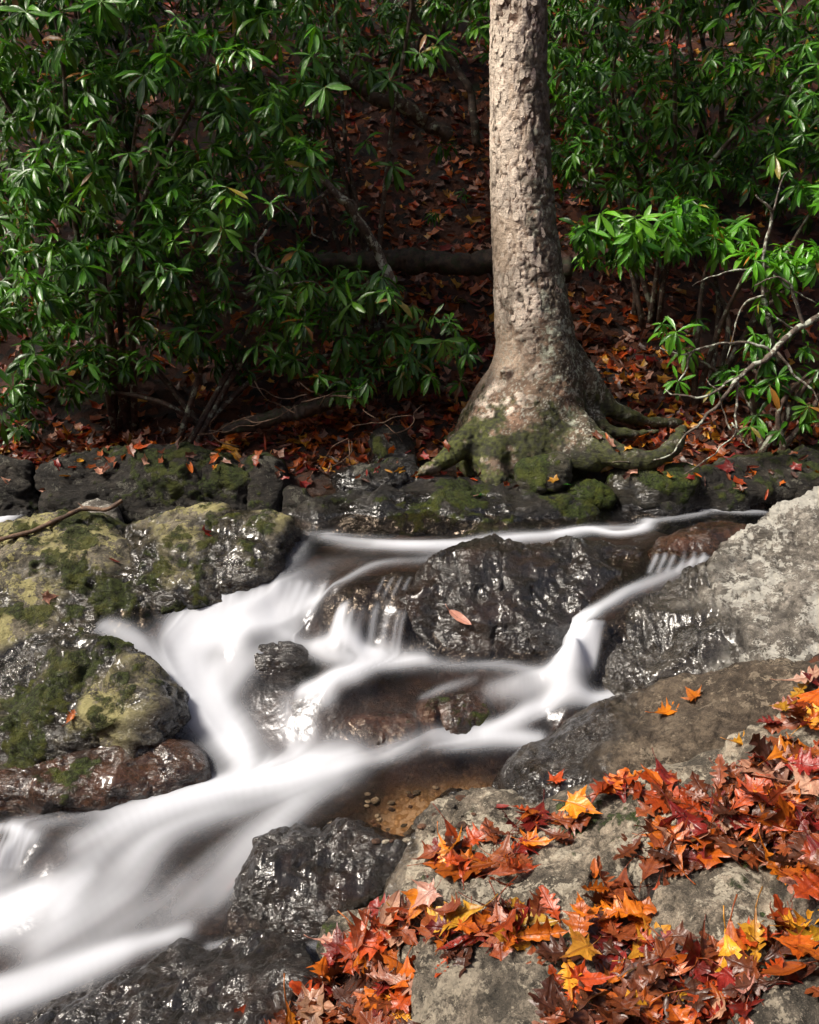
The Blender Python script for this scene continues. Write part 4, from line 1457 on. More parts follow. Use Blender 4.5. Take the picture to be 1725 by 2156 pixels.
thicket('rhododendron', 'far dark rhododendron high on the slope left of the trunk', (-2.6, 9.6, 2.3),
        sample_sites([(-300, -420), (700, -420), (680, 300), (300, 500), (-300, 620)], 1050, (7.3, 8.8), 61, holes=[GAP]), .16, 61, tint=.7, n_parts=60)
thicket('rhododendron', 'far dark rhododendron high on the slope right of the trunk', (2.8, 9.8, 2.5),
        sample_sites([(1140, -420), (1950, -420), (1950, 480), (1250, 420), (1140, 300)], 650, (8.4, 9.8), 67), .17, 67, tint=.7, n_parts=60)
thicket('rhododendron', 'far rhododendron on the slope straight behind the trunk, above bare leaf litter', (.1, 10.8, 3.4),
        sample_sites([(640, -420), (1200, -420), (1180, 60), (1000, 90), (850, 190), (680, 200)], 260, (9.0, 11.2), 71), .17, 71, tint=.7, n_parts=60)

# ------------------------------------------------------------------ trees added to shade the hillside, their crowns mostly above the frame
def shade_tree(label, x, y, h, rad, n, seed, lean=(0, 0)):
    g = np.random.default_rng(seed)
    r = random.Random(seed)
    z0 = float(ground_z(np.array([x]), np.array([y]))[0])
    base = np.array([x, y, z0 - .1])
    t = empty('shade_evergreen', base)
    tag(t, label, 'tree', 'evergreens added for shade')
    top = np.array([x + lean[0], y + lean[1], z0 + h])
    S = spline([base, (base + top) / 2 + (r.uniform(-.1, .1), 0, 0), top], 12)
    V, F = tube(S, np.linspace(.17, .03, 12), 10)
    link('trunk', mesh_np('trunk', np.array(V) - base, F), MAT_STEM, t)
    lim = Soup()
    VV, FF, CC, UU = [], [], [], []
    nv = 0
    ends = []
    for k in range(26):
        f = .42 + .56 * k / 26
        p0 = base + (top - base) * f
        a = k * 2.4
        L = rad * (1.15 - .75 * (f - .42) / .58) * r.uniform(.8, 1.1)
        tip = p0 + np.array([math.cos(a) * L, math.sin(a) * L, -.12 * L])
        S2 = spline([p0, (p0 + tip) / 2 + (0, 0, .15 * L), tip], 8)
        V, F = tube(S2, np.linspace(.035, .006, 8), 5)
        lim.add(V, F)
        ends += [S2[i] for i in range(3, 8)]
    link('limbs', lim.mesh('limbs'), MAT_STEM, t)
    ends = np.array(ends)
    for k in range(n):
        q = ends[g.integers(len(ends))] + g.normal(0, .22, 3)
        d = g.normal(0, 1, 3)
        d[2] *= .4
        d /= np.linalg.norm(d)
        nn = np.array([0, 0, 1.0]) + g.normal(0, .35, 3)
        nn -= d * nn.dot(d)
        nn /= np.linalg.norm(nn)
        b = np.cross(nn, d)
        s = r.uniform(.2, .34)
        V, F, UV = RLL[g.integers(3)]
        VV.append(V[:, :1] * d * s + V[:, 1:2] * b * s * 1.6 + V[:, 2:] * nn * s + q - base)
        FF.append(np.array(F) + nv)
        CC.append(np.tile(np.array([.018, .045, .012]) * r.uniform(.6, 1.4), (len(V), 1)))
        UU.append(UV)
        nv += len(V)
    me = mesh_np('crown', np.vstack(VV), np.vstack(FF))
    cattr(me, 'Col', np.vstack(CC))
    a = me.attributes.new('luv', 'FLOAT_VECTOR', 'POINT')
    a.data.foreach_set('vector', np.vstack(UU).astype(np.float32).ravel())
    link('crown', me, MAT_RHODO, t)['kind'] = 'stuff'


shade_tree('evergreen tree added for shade on the slope above the left rhododendrons', -5.0, 10.2, 7.0, 4.2, 2600, 3, (1.6, -.6))
shade_tree('evergreen tree added for shade on the slope above the right rhododendrons', 5.4, 10.4, 7.0, 4.2, 2600, 5, (-1.4, -.6))
shade_tree('evergreen tree added for shade high on the slope directly behind the birch', -.3, 13.2, 6.0, 4.0, 2400, 7, (0, -1.2))
shade_tree('evergreen tree added for shade, leaning over the far bank beyond the left boulders', -5.0, 8.8, 6.4, 2.8, 1500, 9, (.6, .3))

# ------------------------------------------------------------------ fallen leaves
def curl(V, a, b, w, seed):
    """bend a flat leaf (unit length along x) along and across, and ripple it"""
    V = V.copy()
    x, y = V[:, 0] - .5, V[:, 1]
    z = a * (x * x) * .75 + b * (y * y) * 1.1
    z += .8 * w * (vnoise(np.c_[V[:, :2] * 4.5, np.full(len(V), 1.7)], seed) - .5)
    z += w * .8 * (vnoise(np.c_[V[:, :2] * 10, np.full(len(V), 4.1)], seed + 1) - .5) * np.clip(np.abs(y) * 5, 0, 1)
    V[:, 2] += z
    V[:, 1] *= 1 - .35 * abs(b)
    return V


def oak_flat(rounded=False, lobes=4, seed=0):
    """lobed oak leaf, rows: left edge, left inner, midrib, right inner, right edge"""
    r = random.Random(seed)
    st = [(0.0, .015)]
    for k in range(lobes):
        c = .20 + .68 * (k + .5) / lobes
        w = (.24, .38, .38, .24, .15)[min(k, 4)] if lobes < 5 else (.15, .24, .30, .27, .17)[k]
        hw = .68 / lobes * .5
        if rounded:
            st += [(c - hw * .9, w * .35), (c - hw * .25, w * .95), (c + hw * .35, w)]
        else:
            st += [(c - hw * .95, w * .56), (c - hw * .25, w * .92), (c + hw * .40, w * 1.12), (c + hw * .62, w * .80)]
    st += [(.93, .07), (.97, .085) if rounded else (.96, .05), (1.0, .006)]
    V, UV, F = [], [], []
    for i, (x, w) in enumerate(st):
        wl, wr = w * r.uniform(.85, 1.12), w * r.uniform(.85, 1.12)
        lean = .10 * w if not rounded else 0
        for yy, k in ((wl, 1), (wl * .5, .5), (0, 0), (-wr * .5, -.5), (-wr, -1)):
            V.append((x - (.16 * (1 - abs(k)) - .02) * w * .9 + lean * abs(k) + (0 if k else .0), yy, 0))
            UV.append((x, yy, 0))
        V[-3] = (x, 0, 0)
    n = len(st)
    for i in range(n - 1):
        for k in range(4):
            a = i * 5 + k
            F.append((a, a + 1, a + 6, a + 5))
    return np.array(V), F, np.array(UV)


def maple_flat(seed=0):
    r = random.Random(seed)
    tips = [(-128, .42), (-72, .62), (0, .78), (72, .62), (128, .42)]
    out = [(-.02, -.03)]
    half = []
    for k, (a, l) in enumerate(tips):
        l *= r.uniform(.9, 1.08)
        for da, s in ((-17, .60), (-9, .72), (-6, .70), (0, 1.0), (6, .70), (9, .72), (17, .60)):
            if a < -120 and da < -10 or a > 120 and da > 10:
                s = .45
            t = math.radians(a + da)
            half.append((.22 + l * s * math.cos(t), l * s * math.sin(t)))
        if k < 4:
            t = math.radians((a + tips[k + 1][0]) / 2)
            half.append((.22 + .34 * math.cos(t), .34 * math.sin(t)))
    out = [(.03, 0)] + half
    n = len(out)
    V = [(.2, 0, 0)] + [(.2 + (x - .2) * .5, y * .5, 0) for x, y in out] + [(x, y, 0) for x, y in out]
    F = []
    for i in range(n):
        j = (i + 1) % n
        F.append((0, 1 + i, 1 + j))
        F.append((1 + i, 1 + n + i, 1 + n + j, 1 + j))
    V = np.array(V)
    return V, F, V.copy()


def beech_flat():
    T = np.linspace(0, 1, 9)
    V, UV, F = [], [], []
    for t in T:
        w = .27 * math.sin(math.pi * t ** .85) ** .8 + .004
        for k in (1, .5, 0, -.5, -1):
            V.append((t, w * k, 0))
            UV.append((t, w * k, 0))
    for i in range(8):
        for k in range(4):
            a = i * 5 + k
            F.append((a, a + 1, a + 6, a + 5))
    return np.array(V), F, np.array(UV)


def with_stalk(V, F, UV, L=.28, bend=.1):
    n = len(V)
    z0 = V[np.argmin(np.abs(V[:, 0]) + np.abs(V[:, 1]))]
    P = [z0 + (.03, 0, .004), z0 + (-L * .5, bend * .4, .02), z0 + (-L, bend, .05)]
    TV, TF = tube(P, [.011, .009, .012], 4)
    return (np.vstack([V, TV]), list(F) + [tuple(i + n for i in f) for f in TF],
            np.vstack([UV, np.tile((.5, 0, 0), (len(TV), 1))]))


LEAF = {}
for kind, mk, params in (
        ('oak', [oak_flat(False, 4, s) for s in range(3)], [(.5, .9, .10), (-.4, .5, .16), (.9, -.5, .14), (.2, 1.6, .12), (-.8, 1.2, .2), (.1, .25, .08)]),
        ('round', [oak_flat(True, 5, 4)], [(.5, .7, .12), (-.5, -.6, .16), (.8, 1.4, .15)]),
        ('maple', [maple_flat(1), maple_flat(2)], [(.4, .5, .14), (-.5, .5, .18), (.8, .9, .2)]),
        ('beech', [beech_flat()], [(.4, 1.0, .06), (-.6, 1.4, .12), (.5, 2.2, .1)])):
    lst = []
    for q, (a, b, w) in enumerate(params):
        V, F, UV = mk[q % len(mk)]
        V2 = curl(V, a, b, w, q * 7 + 3)
        V2, F2, U2 = with_stalk(V2, F, UV, .22 + .06 * (q % 3), .1 * (-1) ** q)
        lst.append((leaf_mesh(kind + '_leaf', V2, F2, U2, MAT_DEAD), V2, F2, U2))
    LEAF[kind] = lst

COLS = {'orange': (.58, .135, .010), 'bright orange': (.80, .24, .012), 'rust-brown': (.30, .075, .022), 'deep red': (.26, .020, .012), 'pinkish tan': (.56, .29, .20),
        'golden yellow': (.74, .36, .03), 'dark brown': (.13, .042, .020), 'red-orange': (.52, .075, .010), 'pale grey-pink': (.50, .38, .35)}
KNAME = {'oak': 'pointed oak leaf', 'round': 'round-lobed oak leaf', 'maple': 'maple leaf', 'beech': 'oval leaf'}

# what leaves can land on
BV, BF, nb = [], [], 0
for o, V, F in COLLIDE:
    BV.append(V)
    BF.append(F + nb)
    nb += len(V)
BV.append(gV)
BF.append(gF + nb)
BVH = BVHTree.FromPolygons(np.vstack(BV).tolist(), np.vstack(BF).tolist())
CAMV = Vector((0, 0, CAM_Z))


def cast(u, v):
    d = Vector(vdir(u, v)).normalized()
    loc, nor, i, dist = BVH.ray_cast(CAMV, d)
    if loc is None:
        return None, None
    if nor.dot(d) > 0:
        nor = -nor
    return loc, nor


lr = random.Random(17)
N_LEAF = [0]


def put_leaf(loc, nor, kind, cname, size, label, group, lift=.012, tilt=.35, yaw=None, var=None):
    n = (Vector(nor) * .75 + Vector((0, 0, .25)) + Vector((lr.gauss(0, tilt), lr.gauss(0, tilt), 0)) * .8).normalized()
    yaw = lr.uniform(0, 6.283) if yaw is None else yaw
    x = Vector((math.cos(yaw), math.sin(yaw), 0))
    x = (x - n * x.dot(n)).normalized()
    y = n.cross(x)
    k = lr.randrange(len(LEAF[kind])) if var is None else var
    me = LEAF[kind][k][0]
    nm = {'oak': 'oak_leaf', 'round': 'oak_leaf', 'maple': 'maple_leaf', 'beech': 'oval_leaf'}[kind]
    o = bpy.data.objects.new('fallen_' + nm, me)
    COL.objects.link(o)
    B = Matrix((x, y, n)).transposed().to_4x4() @ Matrix.Scale(size, 4)
    c = Vector(loc) + n * lift - x * size * .45
    B.translation = c
    o.matrix_world = B
    f = lr.uniform(.48, 1.08)
    o.color = (*(min(1, ch * f * lr.uniform(.92, 1.08)) for ch in COLS[cname]), 1)
    tag(o, label, 'leaf', group)
    N_LEAF[0] += 1
    return o


POSE = {'oak': ['cupped', 'arched', 'twisted', 'folded', 'crumpled', 'flat'], 'round': ['cupped', 'arched', 'folded'], 'maple': ['cupped', 'arched', 'crumpled'], 'beech': ['cupped', 'arched', 'rolled']}
PILES = [
    ('in the leaf pile beside the stream', [(560, 2190), (640, 2070), (690, 1985), (770, 1965), (850, 1905), (905, 1885), (930, 1930), (880, 1995), (868, 2085), (900, 2190)], 52,
     {'orange': 3, 'bright orange': 2, 'red-orange': 3, 'rust-brown': 2, 'pinkish tan': 3, 'golden yellow': 1, 'deep red': 1}),
    ('behind the low tan rock', [(880, 1800), (960, 1775), (1070, 1755), (1120, 1725), (1240, 1712), (1225, 1745), (1165, 1790), (1120, 1845), (1000, 1850), (900, 1855)], 26,
     {'orange': 2, 'red-orange': 3, 'rust-brown': 2, 'pale grey-pink': 2, 'bright orange': 2, 'deep red': 1}),
    ('below the ridge rock', [(900, 1950), (1000, 1925), (1150, 1920), (1240, 1875), (1330, 1890), (1385, 1950), (1400, 1990), (1250, 2005), (1100, 1990), (950, 2015)], 28,
     {'bright orange': 2, 'golden yellow': 2, 'deep red': 2, 'rust-brown': 3, 'pinkish tan': 1, 'orange': 2}),
    ('in the pile below the domed rock', [(1200, 2000), (1400, 1990), (1560, 1985), (1640, 1905), (1720, 1950), (1710, 2060), (1610, 2110), (1560, 2190), (1120, 2190), (1200, 2100)], 66,
     {'orange': 4, 'golden yellow': 3, 'red-orange': 3, 'rust-brown': 4, 'pinkish tan': 2, 'deep red': 2, 'dark brown': 2, 'pale grey-pink': 1}),
    ('heaped uphill of the domed rock', [(1330, 1790), (1420, 1705), (1500, 1680), (1570, 1600), (1725, 1570), (1760, 1860), (1650, 1860), (1570, 1815), (1470, 1800), (1400, 1850), (1350, 1880)], 70,
     {'orange': 4, 'red-orange': 4, 'rust-brown': 4, 'deep red': 3, 'dark brown': 2, 'bright orange': 1, 'pinkish tan': 2}),
    ('on the pale tan rock', [(1640, 1510), (1680, 1450), (1760, 1430), (1760, 1540), (1660, 1545)], 10,
     {'orange': 2, 'deep red': 1, 'pinkish tan': 2, 'golden yellow': 1}),
    ('on the grey ridge rock', [(1250, 1695), (1340, 1635), (1400, 1625), (1450, 1680), (1330, 1700)], 9, {'orange': 2, 'red-orange': 2, 'deep red': 1}),
]
for where, poly, n, cols in PILES:
    us = [p[0] for p in poly]
    vs_ = [p[1] for p in poly]
    names = [c for c, w in cols.items() for _ in range(w)]
    k = 0
    while k < n:
        u, v = lr.uniform(min(us), max(us)), lr.uniform(min(vs_), max(vs_))
        if not in_poly(poly, u, v):
            continue
        loc, nor = cast(u, v)
        k += 1
        if loc is None:
            continue
        kind = lr.choices(['oak', 'round', 'maple', 'beech'], [8, 4, 4, 3])[0]
        cn = lr.choice(names)
        sz = lr.uniform(.14, .24) * (.75 if kind in ('maple', 'beech') else 1)
        vr = lr.randrange(len(LEAF[kind]))
        # a leaf further up the heap lies higher
        put_leaf(loc, nor, kind, cn, sz, '%s %s %s %s %s' % ('small' if sz < .13 else 'large' if sz > .19 else 'medium-sized', POSE[kind][vr], cn, KNAME[kind], where), 'fallen leaves ' + where,
                 lift=.010 + .05 * (k / n), tilt=.17, var=vr)

SINGLES = [  # u, v, kind, colour, length, yaw, label
    (1402, 1503, 'oak', 'bright orange', .17, .5, 'bright orange oak leaf lying lower of two on the brown slab'),
    (1458, 1465, 'maple', 'bright orange', .12, 1.7, 'bright orange maple leaf lying upper of two on the brown slab'),
    (1175, 1640, 'maple', 'red-orange', .10, .9, 'small red-orange leaf at the wet edge of the brown slab'),
    (1560, 1568, 'oak', 'golden yellow', .14, .3, 'golden orange oak leaf in the seam between slab and pale tan rock'),
    (1320, 1648, 'oak', 'bright orange', .16, .2, 'bright orange oak leaf on the upper end of the ridge rock'),
    (1055, 1702, 'beech', 'deep red', .075, -.2, 'dark red oval leaf on the crest of the rounded grey rock'),
    (966, 1303, 'beech', 'pinkish tan', .15, -.75, 'pink elongated leaf stuck to the dark midstream boulder'),
    (435, 1122, 'maple', 'deep red', .10, 1.0, 'dark red crumpled leaf on top of the moss-draped boulder'),
    (150, 1512, 'oak', 'orange', .08, 1.2, 'small orange leaf on the side of the big mossy boulder'),
    (105, 1256, 'maple', 'pinkish tan', .09, .3, 'faded pink leaf on the flank of the stick boulder'),
    (238, 1183, 'beech', 'deep red', .07, .1, 'little red leaf on moss of the stick boulder'),
    (490, 1868, 'beech', 'rust-brown', .07, .9, 'rust-coloured leaf caught on the black washed boulder'),
    (1252, 1835, 'beech', 'orange', .09, 1.4, 'ribbed orange oval leaf standing on the low tan rock'),
    (1440, 1840, 'beech', 'rust-brown', .05, 0, 'tiny rust leaf on the crown of the domed rock'),
    (1085, 1930, 'oak', 'golden yellow', .15, 1.5, 'golden yellow oak leaf spread beside a dark red one on bare rock'),
    (1040, 1975, 'round', 'deep red', .12, 1.3, 'dark red curled leaf beside a golden one on bare rock'),
    (985, 1835, 'round', 'pale grey-pink', .12, -1.0, 'pale grey-pink oak leaf face down in the hollow'),
    (300, 943, 'maple', 'red-orange', .13, .2, 'red maple leaf on top of the large dark bank block'),
    (398, 985, 'beech', 'orange', .12, -1.0, 'narrow orange leaf sticking to the large dark bank block'),
    (168, 973, 'beech', 'golden yellow', .11, 1.5, 'narrow yellow-brown leaf upright on the left bank block'),
    (930, 925, 'maple', 'red-orange', .13, .5, 'red-orange leaf at the left foot of the birch'),
    (1365, 930, 'maple', 'bright orange', .14, .3, 'orange leaf cradled in the bend of the curved root'),
    (1345, 920, 'oak', 'orange', .15, 2.3, 'orange oak leaf lying inside the curved root'),
    (1385, 915, 'maple', 'red-orange', .12, 4.0, 'red-orange leaf inside the tip of the curved root'),
    (1500, 970, 'oak', 'red-orange', .15, 1.0, 'red oak leaf on the far bank beyond the curved root'),
    (1525, 985, 'maple', 'deep red', .13, 3.0, 'deep red leaf on the far bank beyond the curved root'),
    (1300, 735, 'maple', 'golden yellow', .15, 2.0, 'golden yellow maple leaf on the slope right of the birch'),
]
for u, v, kind, cn, sz, yaw, lab in SINGLES:
    loc, nor = cast(u, v)
    if loc is not None:
        put_leaf(loc, nor, kind, cn, sz, lab, 'single leaves on rocks and bank', lift=.008, tilt=.06, yaw=yaw, var=0)

# the rest of the litter on the bank and hillside: one mass nobody could count
VV, FF, CC, UU = [], [], [], []
nv = 0
lrn = np.random.default_rng(5)
names = ['orange', 'red-orange', 'rust-brown', 'rust-brown', 'deep red', 'dark brown', 'pinkish tan', 'orange', 'dark brown', 'golden yellow']


def low_leaf(a, b, w, seed, star):
    """cheap lobed leaf for the mass: 11 outline points and a centre"""
    V = [(.42, 0, 0)]
    n = 11
    for k in range(n):
        t = 2 * math.pi * (k + .5) / n
        rr_ = (.56 if k % 2 else .34) if star else .45
        V.append((.45 + rr_ * math.cos(t) * 1.0, rr_ * math.sin(t) * (.72 if star else .42), 0))
    V = np.array(V)
    return curl(V, a, b, w, seed), [(0, 1 + k, 1 + (k + 1) % n) for k in range(n)], V.copy()


LOWLEAF = [low_leaf(a, b, w, k, k % 3 != 2) for k, (a, b, w) in enumerate([(.6, 1, .25), (-.6, .8, .3), (.3, 1.6, .2), (.9, -.7, .3), (-.3, 1.2, .35), (.2, 2, .3)])]


def mass(x, y, z, nor, sz, cn, dk=1.0, tmpl=None):
    global nv
    V, F, U = tmpl[1:] if tmpl else LOWLEAF[lrn.integers(len(LOWLEAF))]
    n = nor + lrn.normal(0, .35, 3)
    n /= np.linalg.norm(n)
    a = lrn.uniform(0, 6.28)
    t = np.array([math.cos(a), math.sin(a), 0])
    t -= n * t.dot(n)
    t /= np.linalg.norm(t)
    b = np.cross(n, t)
    W = V[:, :1] * t * sz + V[:, 1:2] * b * sz + V[:, 2:] * n * sz + np.array([x, y, z]) + n * .012
    VV.append(W)
    FF.extend([tuple(i + nv for i in f) for f in F])
    CC.append(np.tile(np.array(COLS[cn]) * lrn.uniform(.42, 1.15) * dk, (len(V), 1)))
    UU.append(U)
    nv += len(V)


for k in range(12500):
    y = 6.55 + 5.2 * lrn.random() ** 1.15
    x = lrn.uniform(-.42, .42) * y * 1.1
    if (x < -.13 * y and y > 7.0 or x > .27 * y and y > 7.6) and lrn.random() < .6:
        continue
    zz = ground_z(np.array([x]), np.array([y]))[0]
    e = .05
    gxn = (ground_z(np.array([x + e]), np.array([y]))[0] - zz) / e
    gyn = (ground_z(np.array([x]), np.array([y + e]))[0] - zz) / e
    nn = np.array([-gxn, -gyn, 1.0])
    nn /= np.linalg.norm(nn)
    mass(x, y, zz, nn, lrn.uniform(.08, .15), names[lrn.integers(len(names))])
# leaves lodged on the bank stones
for k in range(420):
    u, v = lr.uniform(0, 1725), lr.uniform(880, 1040)
    loc, nor = cast(u, v)
    if loc is None or nor.z < .45 or loc.y < 6.15 or (950 < u < 1240 and v < 1010):
        continue
    mass(loc.x, loc.y, loc.z, np.array(nor), lr.uniform(.06, .12), names[lrn.integers(len(names))])
# bottom layer of the piles on the near rocks
for where, poly, n, cols in PILES:
    us = [p[0] for p in poly]
    vs_ = [p[1] for p in poly]
    for k in range(n * 3):
        u, v = lr.uniform(min(us) - 15, max(us) + 15), lr.uniform(min(vs_) - 10, max(vs_) + 10)
        if not in_poly(poly, u, v):
            continue
        loc, nor = cast(u, v)
        if loc is None:
            continue
        mass(loc.x, loc.y, loc.z, np.array(nor) * .6 + (0, 0, .4), lr.uniform(.10, .19), lr.choice(['rust-brown', 'dark brown', 'deep red', 'red-orange', 'rust-brown']), .8, LEAF['oak' if k % 3 else 'round'][k % 3])
me = mesh_np('leaf_litter', np.vstack(VV), FF)
cattr(me, 'Col', np.vstack(CC))
a = me.attributes.new('luv', 'FLOAT_VECTOR', 'POINT')
a.data.foreach_set('vector', np.vstack(UU).astype(np.float32).ravel())
tag(link('leaf_litter', me, MAT_DEAD), 'red-brown leaf litter carpeting the bank and hillside', 'leaf litter', kind='stuff')

# ------------------------------------------------------------------ sticks, dead branches, log, small plants
def branch_thing(name, label, cat, main, mat, twigs=(), group=None, wig=.02, seed=1):
    """main and twigs: lists of (u, v, y, radius)"""
    def run(pts, n, sides, ws):
        Q = np.array([[*Py(u, v, y), r] for u, v, y, r in pts])
        S = spline(Q, n)
        nz = np.stack([vnoise(S[:, :3] * 6 + 9.1 * k, seed + k) - .5 for k in range(3)], 1) + .5 * np.stack([vnoise(S[:, :3] * 17 + 5.1 * k, seed + k) - .5 for k in range(3)], 1)
        S[:, :3] += nz * ws
        R = np.maximum(S[:, 3], .0018) * (.85 + .4 * vnoise(S[:, :3] * 40, seed))
        if S[:, 3].max() > .04:
            sides = 18
        TV, TF = tube(S[:, :3], R, sides)
        if S[:, 3].max() > .04:      # furrowed bark on the thick ones
            TV = np.array(TV)
            C = np.repeat(S[:, :3], sides, 0)
            d_ = TV - C
            k_ = fbm(np.c_[TV[:, 0] * 5, TV[:, 1] * 26, TV[:, 2] * 26], 3, seed + 5) - .5
            TV = C + d_ * (1 + .75 * k_)[:, None]
        return TV, TF
    V, F = run(main, 90 if max(q[3] for q in main) > .04 else max(24, len(main) * 8), 8, wig)
    base = np.array(Py(*main[0][:3]))
    t = empty(name, base)
    tag(t, label, cat, group)
    link('branch', mesh_np('branch', np.array(V) - base, F), mat, t)
    for tw in twigs:
        V, F = run(tw, max(14, len(tw) * 6), 6, wig)
        link('twig', mesh_np('twig', np.array(V) - base, F), mat, t)
    return t


branch_thing('dead_branch', 'bare lichen-white branch reaching out over the bank from the right, tip hanging to the root', 'branch',
             [(1760, 640, 6.6, .022), (1690, 690, 6.5, .02), (1640, 730, 6.45, .019), (1560, 800, 6.35, .014), (1500, 860, 6.3, .010), (1450, 910, 6.25, .007), (1400, 965, 6.22, .005), (1290, 975, 6.2, .003)],
             MAT_LICHTWIG,
             [[(1560, 800, 6.35, .008), (1550, 860, 6.3, .007), (1545, 920, 6.27, .005), (1450, 1000, 6.2, .004), (1390, 1003, 6.2, .003)],
              [(1600, 765, 6.4, .010), (1500, 830, 6.38, .008), (1440, 835, 6.4, .006), (1400, 822, 6.42, .004)],
              [(1640, 730, 6.45, .010), (1560, 720, 6.45, .009), (1470, 735, 6.45, .008), (1440, 790, 6.42, .006), (1425, 800, 6.4, .003)],
              [(1545, 900, 6.28, .006), (1520, 850, 6.3, .005), (1490, 800, 6.33, .003)],
              [(1545, 880, 6.28, .005), (1570, 930, 6.25, .004), (1585, 960, 6.22, .002)],
              [(1470, 735, 6.45, .006), (1440, 745, 6.42, .005), (1390, 730, 6.42, .003)],
              [(1700, 690, 6.5, .012), (1670, 620, 6.5, .01), (1640, 590, 6.5, .006), (1590, 600, 6.5, .004)],
              [(1640, 730, 6.45, .010), (1680, 800, 6.4, .008), (1725, 840, 6.35, .004)]], wig=.05)
branch_thing('dead_branch', 'upright forked grey dead branch standing in the right-hand rhododendrons', 'branch',
             [(1640, 760, 6.75, .016), (1612, 660, 6.72, .015), (1605, 580, 6.7, .013), (1618, 500, 6.7, .011), (1620, 440, 6.7, .009), (1590, 405, 6.68, .005)], MAT_LICHTWIG,
             [[(1620, 470, 6.7, .008), (1632, 420, 6.7, .006), (1650, 370, 6.72, .004), (1668, 350, 6.75, .002)],
              [(1605, 580, 6.7, .009), (1560, 570, 6.7, .007), (1500, 585, 6.7, .004), (1460, 600, 6.7, .002)],
              [(1608, 620, 6.7, .009), (1570, 640, 6.7, .007), (1545, 690, 6.7, .005), (1530, 760, 6.68, .003)],
              [(1612, 660, 6.7, .01), (1680, 690, 6.72, .008), (1740, 650, 6.75, .006)],
              [(1606, 545, 6.7, .008), (1650, 600, 6.72, .006), (1720, 640, 6.75, .004)]], wig=.04, seed=4)
branch_thing('dead_branch', 'thick curved lichened limb crossing the gap left of the birch', 'branch',
             [(560, 370, 6.9, .016), (640, 365, 6.95, .022), (700, 395, 7.0, .026), (740, 440, 7.05, .03), (775, 490, 7.1, .034), (800, 540, 7.15, .036), (840, 640, 7.2, .04)], MAT_LICHTWIG,
             [[(570, 372, 6.9, .008), (590, 410, 6.88, .007), (625, 465, 6.85, .004)],
              [(700, 395, 7.0, .01), (660, 430, 6.95, .008), (655, 480, 6.95, .006), (690, 510, 6.95, .003)],
              [(720, 420, 7.0, .009), (750, 430, 7.0, .008), (790, 510, 7.0, .004)],
              [(640, 365, 6.95, .008), (600, 350, 6.9, .006), (540, 360, 6.88, .004)],
              [(600, 395, 6.88, .006), (560, 470, 6.9, .005), (530, 480, 6.9, .002)]], wig=.05, seed=7)
branch_thing('dead_branch', 'thin grey twig spray trailing through the dark rhododendron skirt', 'branch',
             [(560, 480, 6.6, .008), (545, 540, 6.58, .007), (600, 600, 6.55, .006), (606, 680, 6.5, .004)], MAT_LICHTWIG,
             [[(545, 540, 6.58, .005), (500, 530, 6.55, .004), (440, 560, 6.55, .002)],
              [(600, 600, 6.55, .005), (660, 590, 6.5, .004), (700, 620, 6.5, .002)],
              [(605, 640, 6.5, .004), (645, 650, 6.48, .003), (646, 720, 6.45, .002)]], wig=.05, seed=9)
for k, (pts, lab) in enumerate([
        ([(1010, 300, 8.3, .03), (985, 190, 8.35, .03), (945, 120, 8.4, .028), (880, 40, 8.4, .024), (850, -60, 8.4, .02)], 'dark leaning rhododendron trunk on the slope left of the birch'),
        ([(940, 290, 8.0, .05), (860, 225, 8.0, .05), (800, 215, 8.0, .045), (740, 180, 8.0, .04), (690, 100, 8.0, .03)], 'dark mossy limb slanting across the litter gap'),
        ([(620, 560, 7.2, .03), (500, 620, 7.1, .028), (380, 540, 7.0, .025), (300, 470, 7.0, .02)], 'dark crooked stem low in the left thicket')]):
    branch_thing('bare_stem', lab, 'stem', pts, MAT_STEM, wig=.06, seed=20 + k)
branch_thing('fallen_log', 'mossy dark log lying level across the slope behind the birch', 'log',
             [(640, 555, 7.75, .06), (790, 548, 7.75, .075), (900, 552, 7.75, .08), (1040, 556, 7.75, .08), (1200, 570, 7.75, .08)], MAT_LOG, wig=.04, seed=31)
branch_thing('fallen_log', 'reddish rotting log on the slope at the right behind the bare branches', 'log',
             [(1640, 830, 6.95, .05), (1725, 815, 6.95, .06), (1850, 800, 7.0, .06)], MAT_TWIG, wig=.03, seed=33)
branch_thing('fallen_log', 'pale mossy log half hidden under the left thicket', 'log',
             [(470, 905, 6.75, .035), (560, 880, 6.75, .05), (640, 862, 6.78, .05), (700, 850, 6.8, .045)], MAT_LOG, wig=.03, seed=35)
branch_thing('stick', 'dark crooked stick lying across the left lichened boulder', 'stick',
             [(-20, 1140, 5.48, .012), (60, 1120, 5.56, .013), (130, 1092, 5.66, .013), (180, 1070, 5.75, .014), (225, 1072, 5.72, .012), (258, 1054, 5.74, .011)], MAT_TWIG,
             [[(180, 1070, 5.75, .008), (165, 1060, 5.78, .005)]], wig=.012, seed=41)
branch_thing('stick', 'orange-brown twig lying on the wet ledge under the birch', 'stick',
             [(800, 1063, 6.08, .012), (850, 1066, 6.06, .013), (910, 1066, 6.05, .014), (945, 1056, 6.08, .008), (1010, 1044, 6.12, .005)], MAT_TWIG,
             [[(905, 1066, 6.05, .008), (935, 1050, 6.08, .004)]], wig=.015, seed=43)
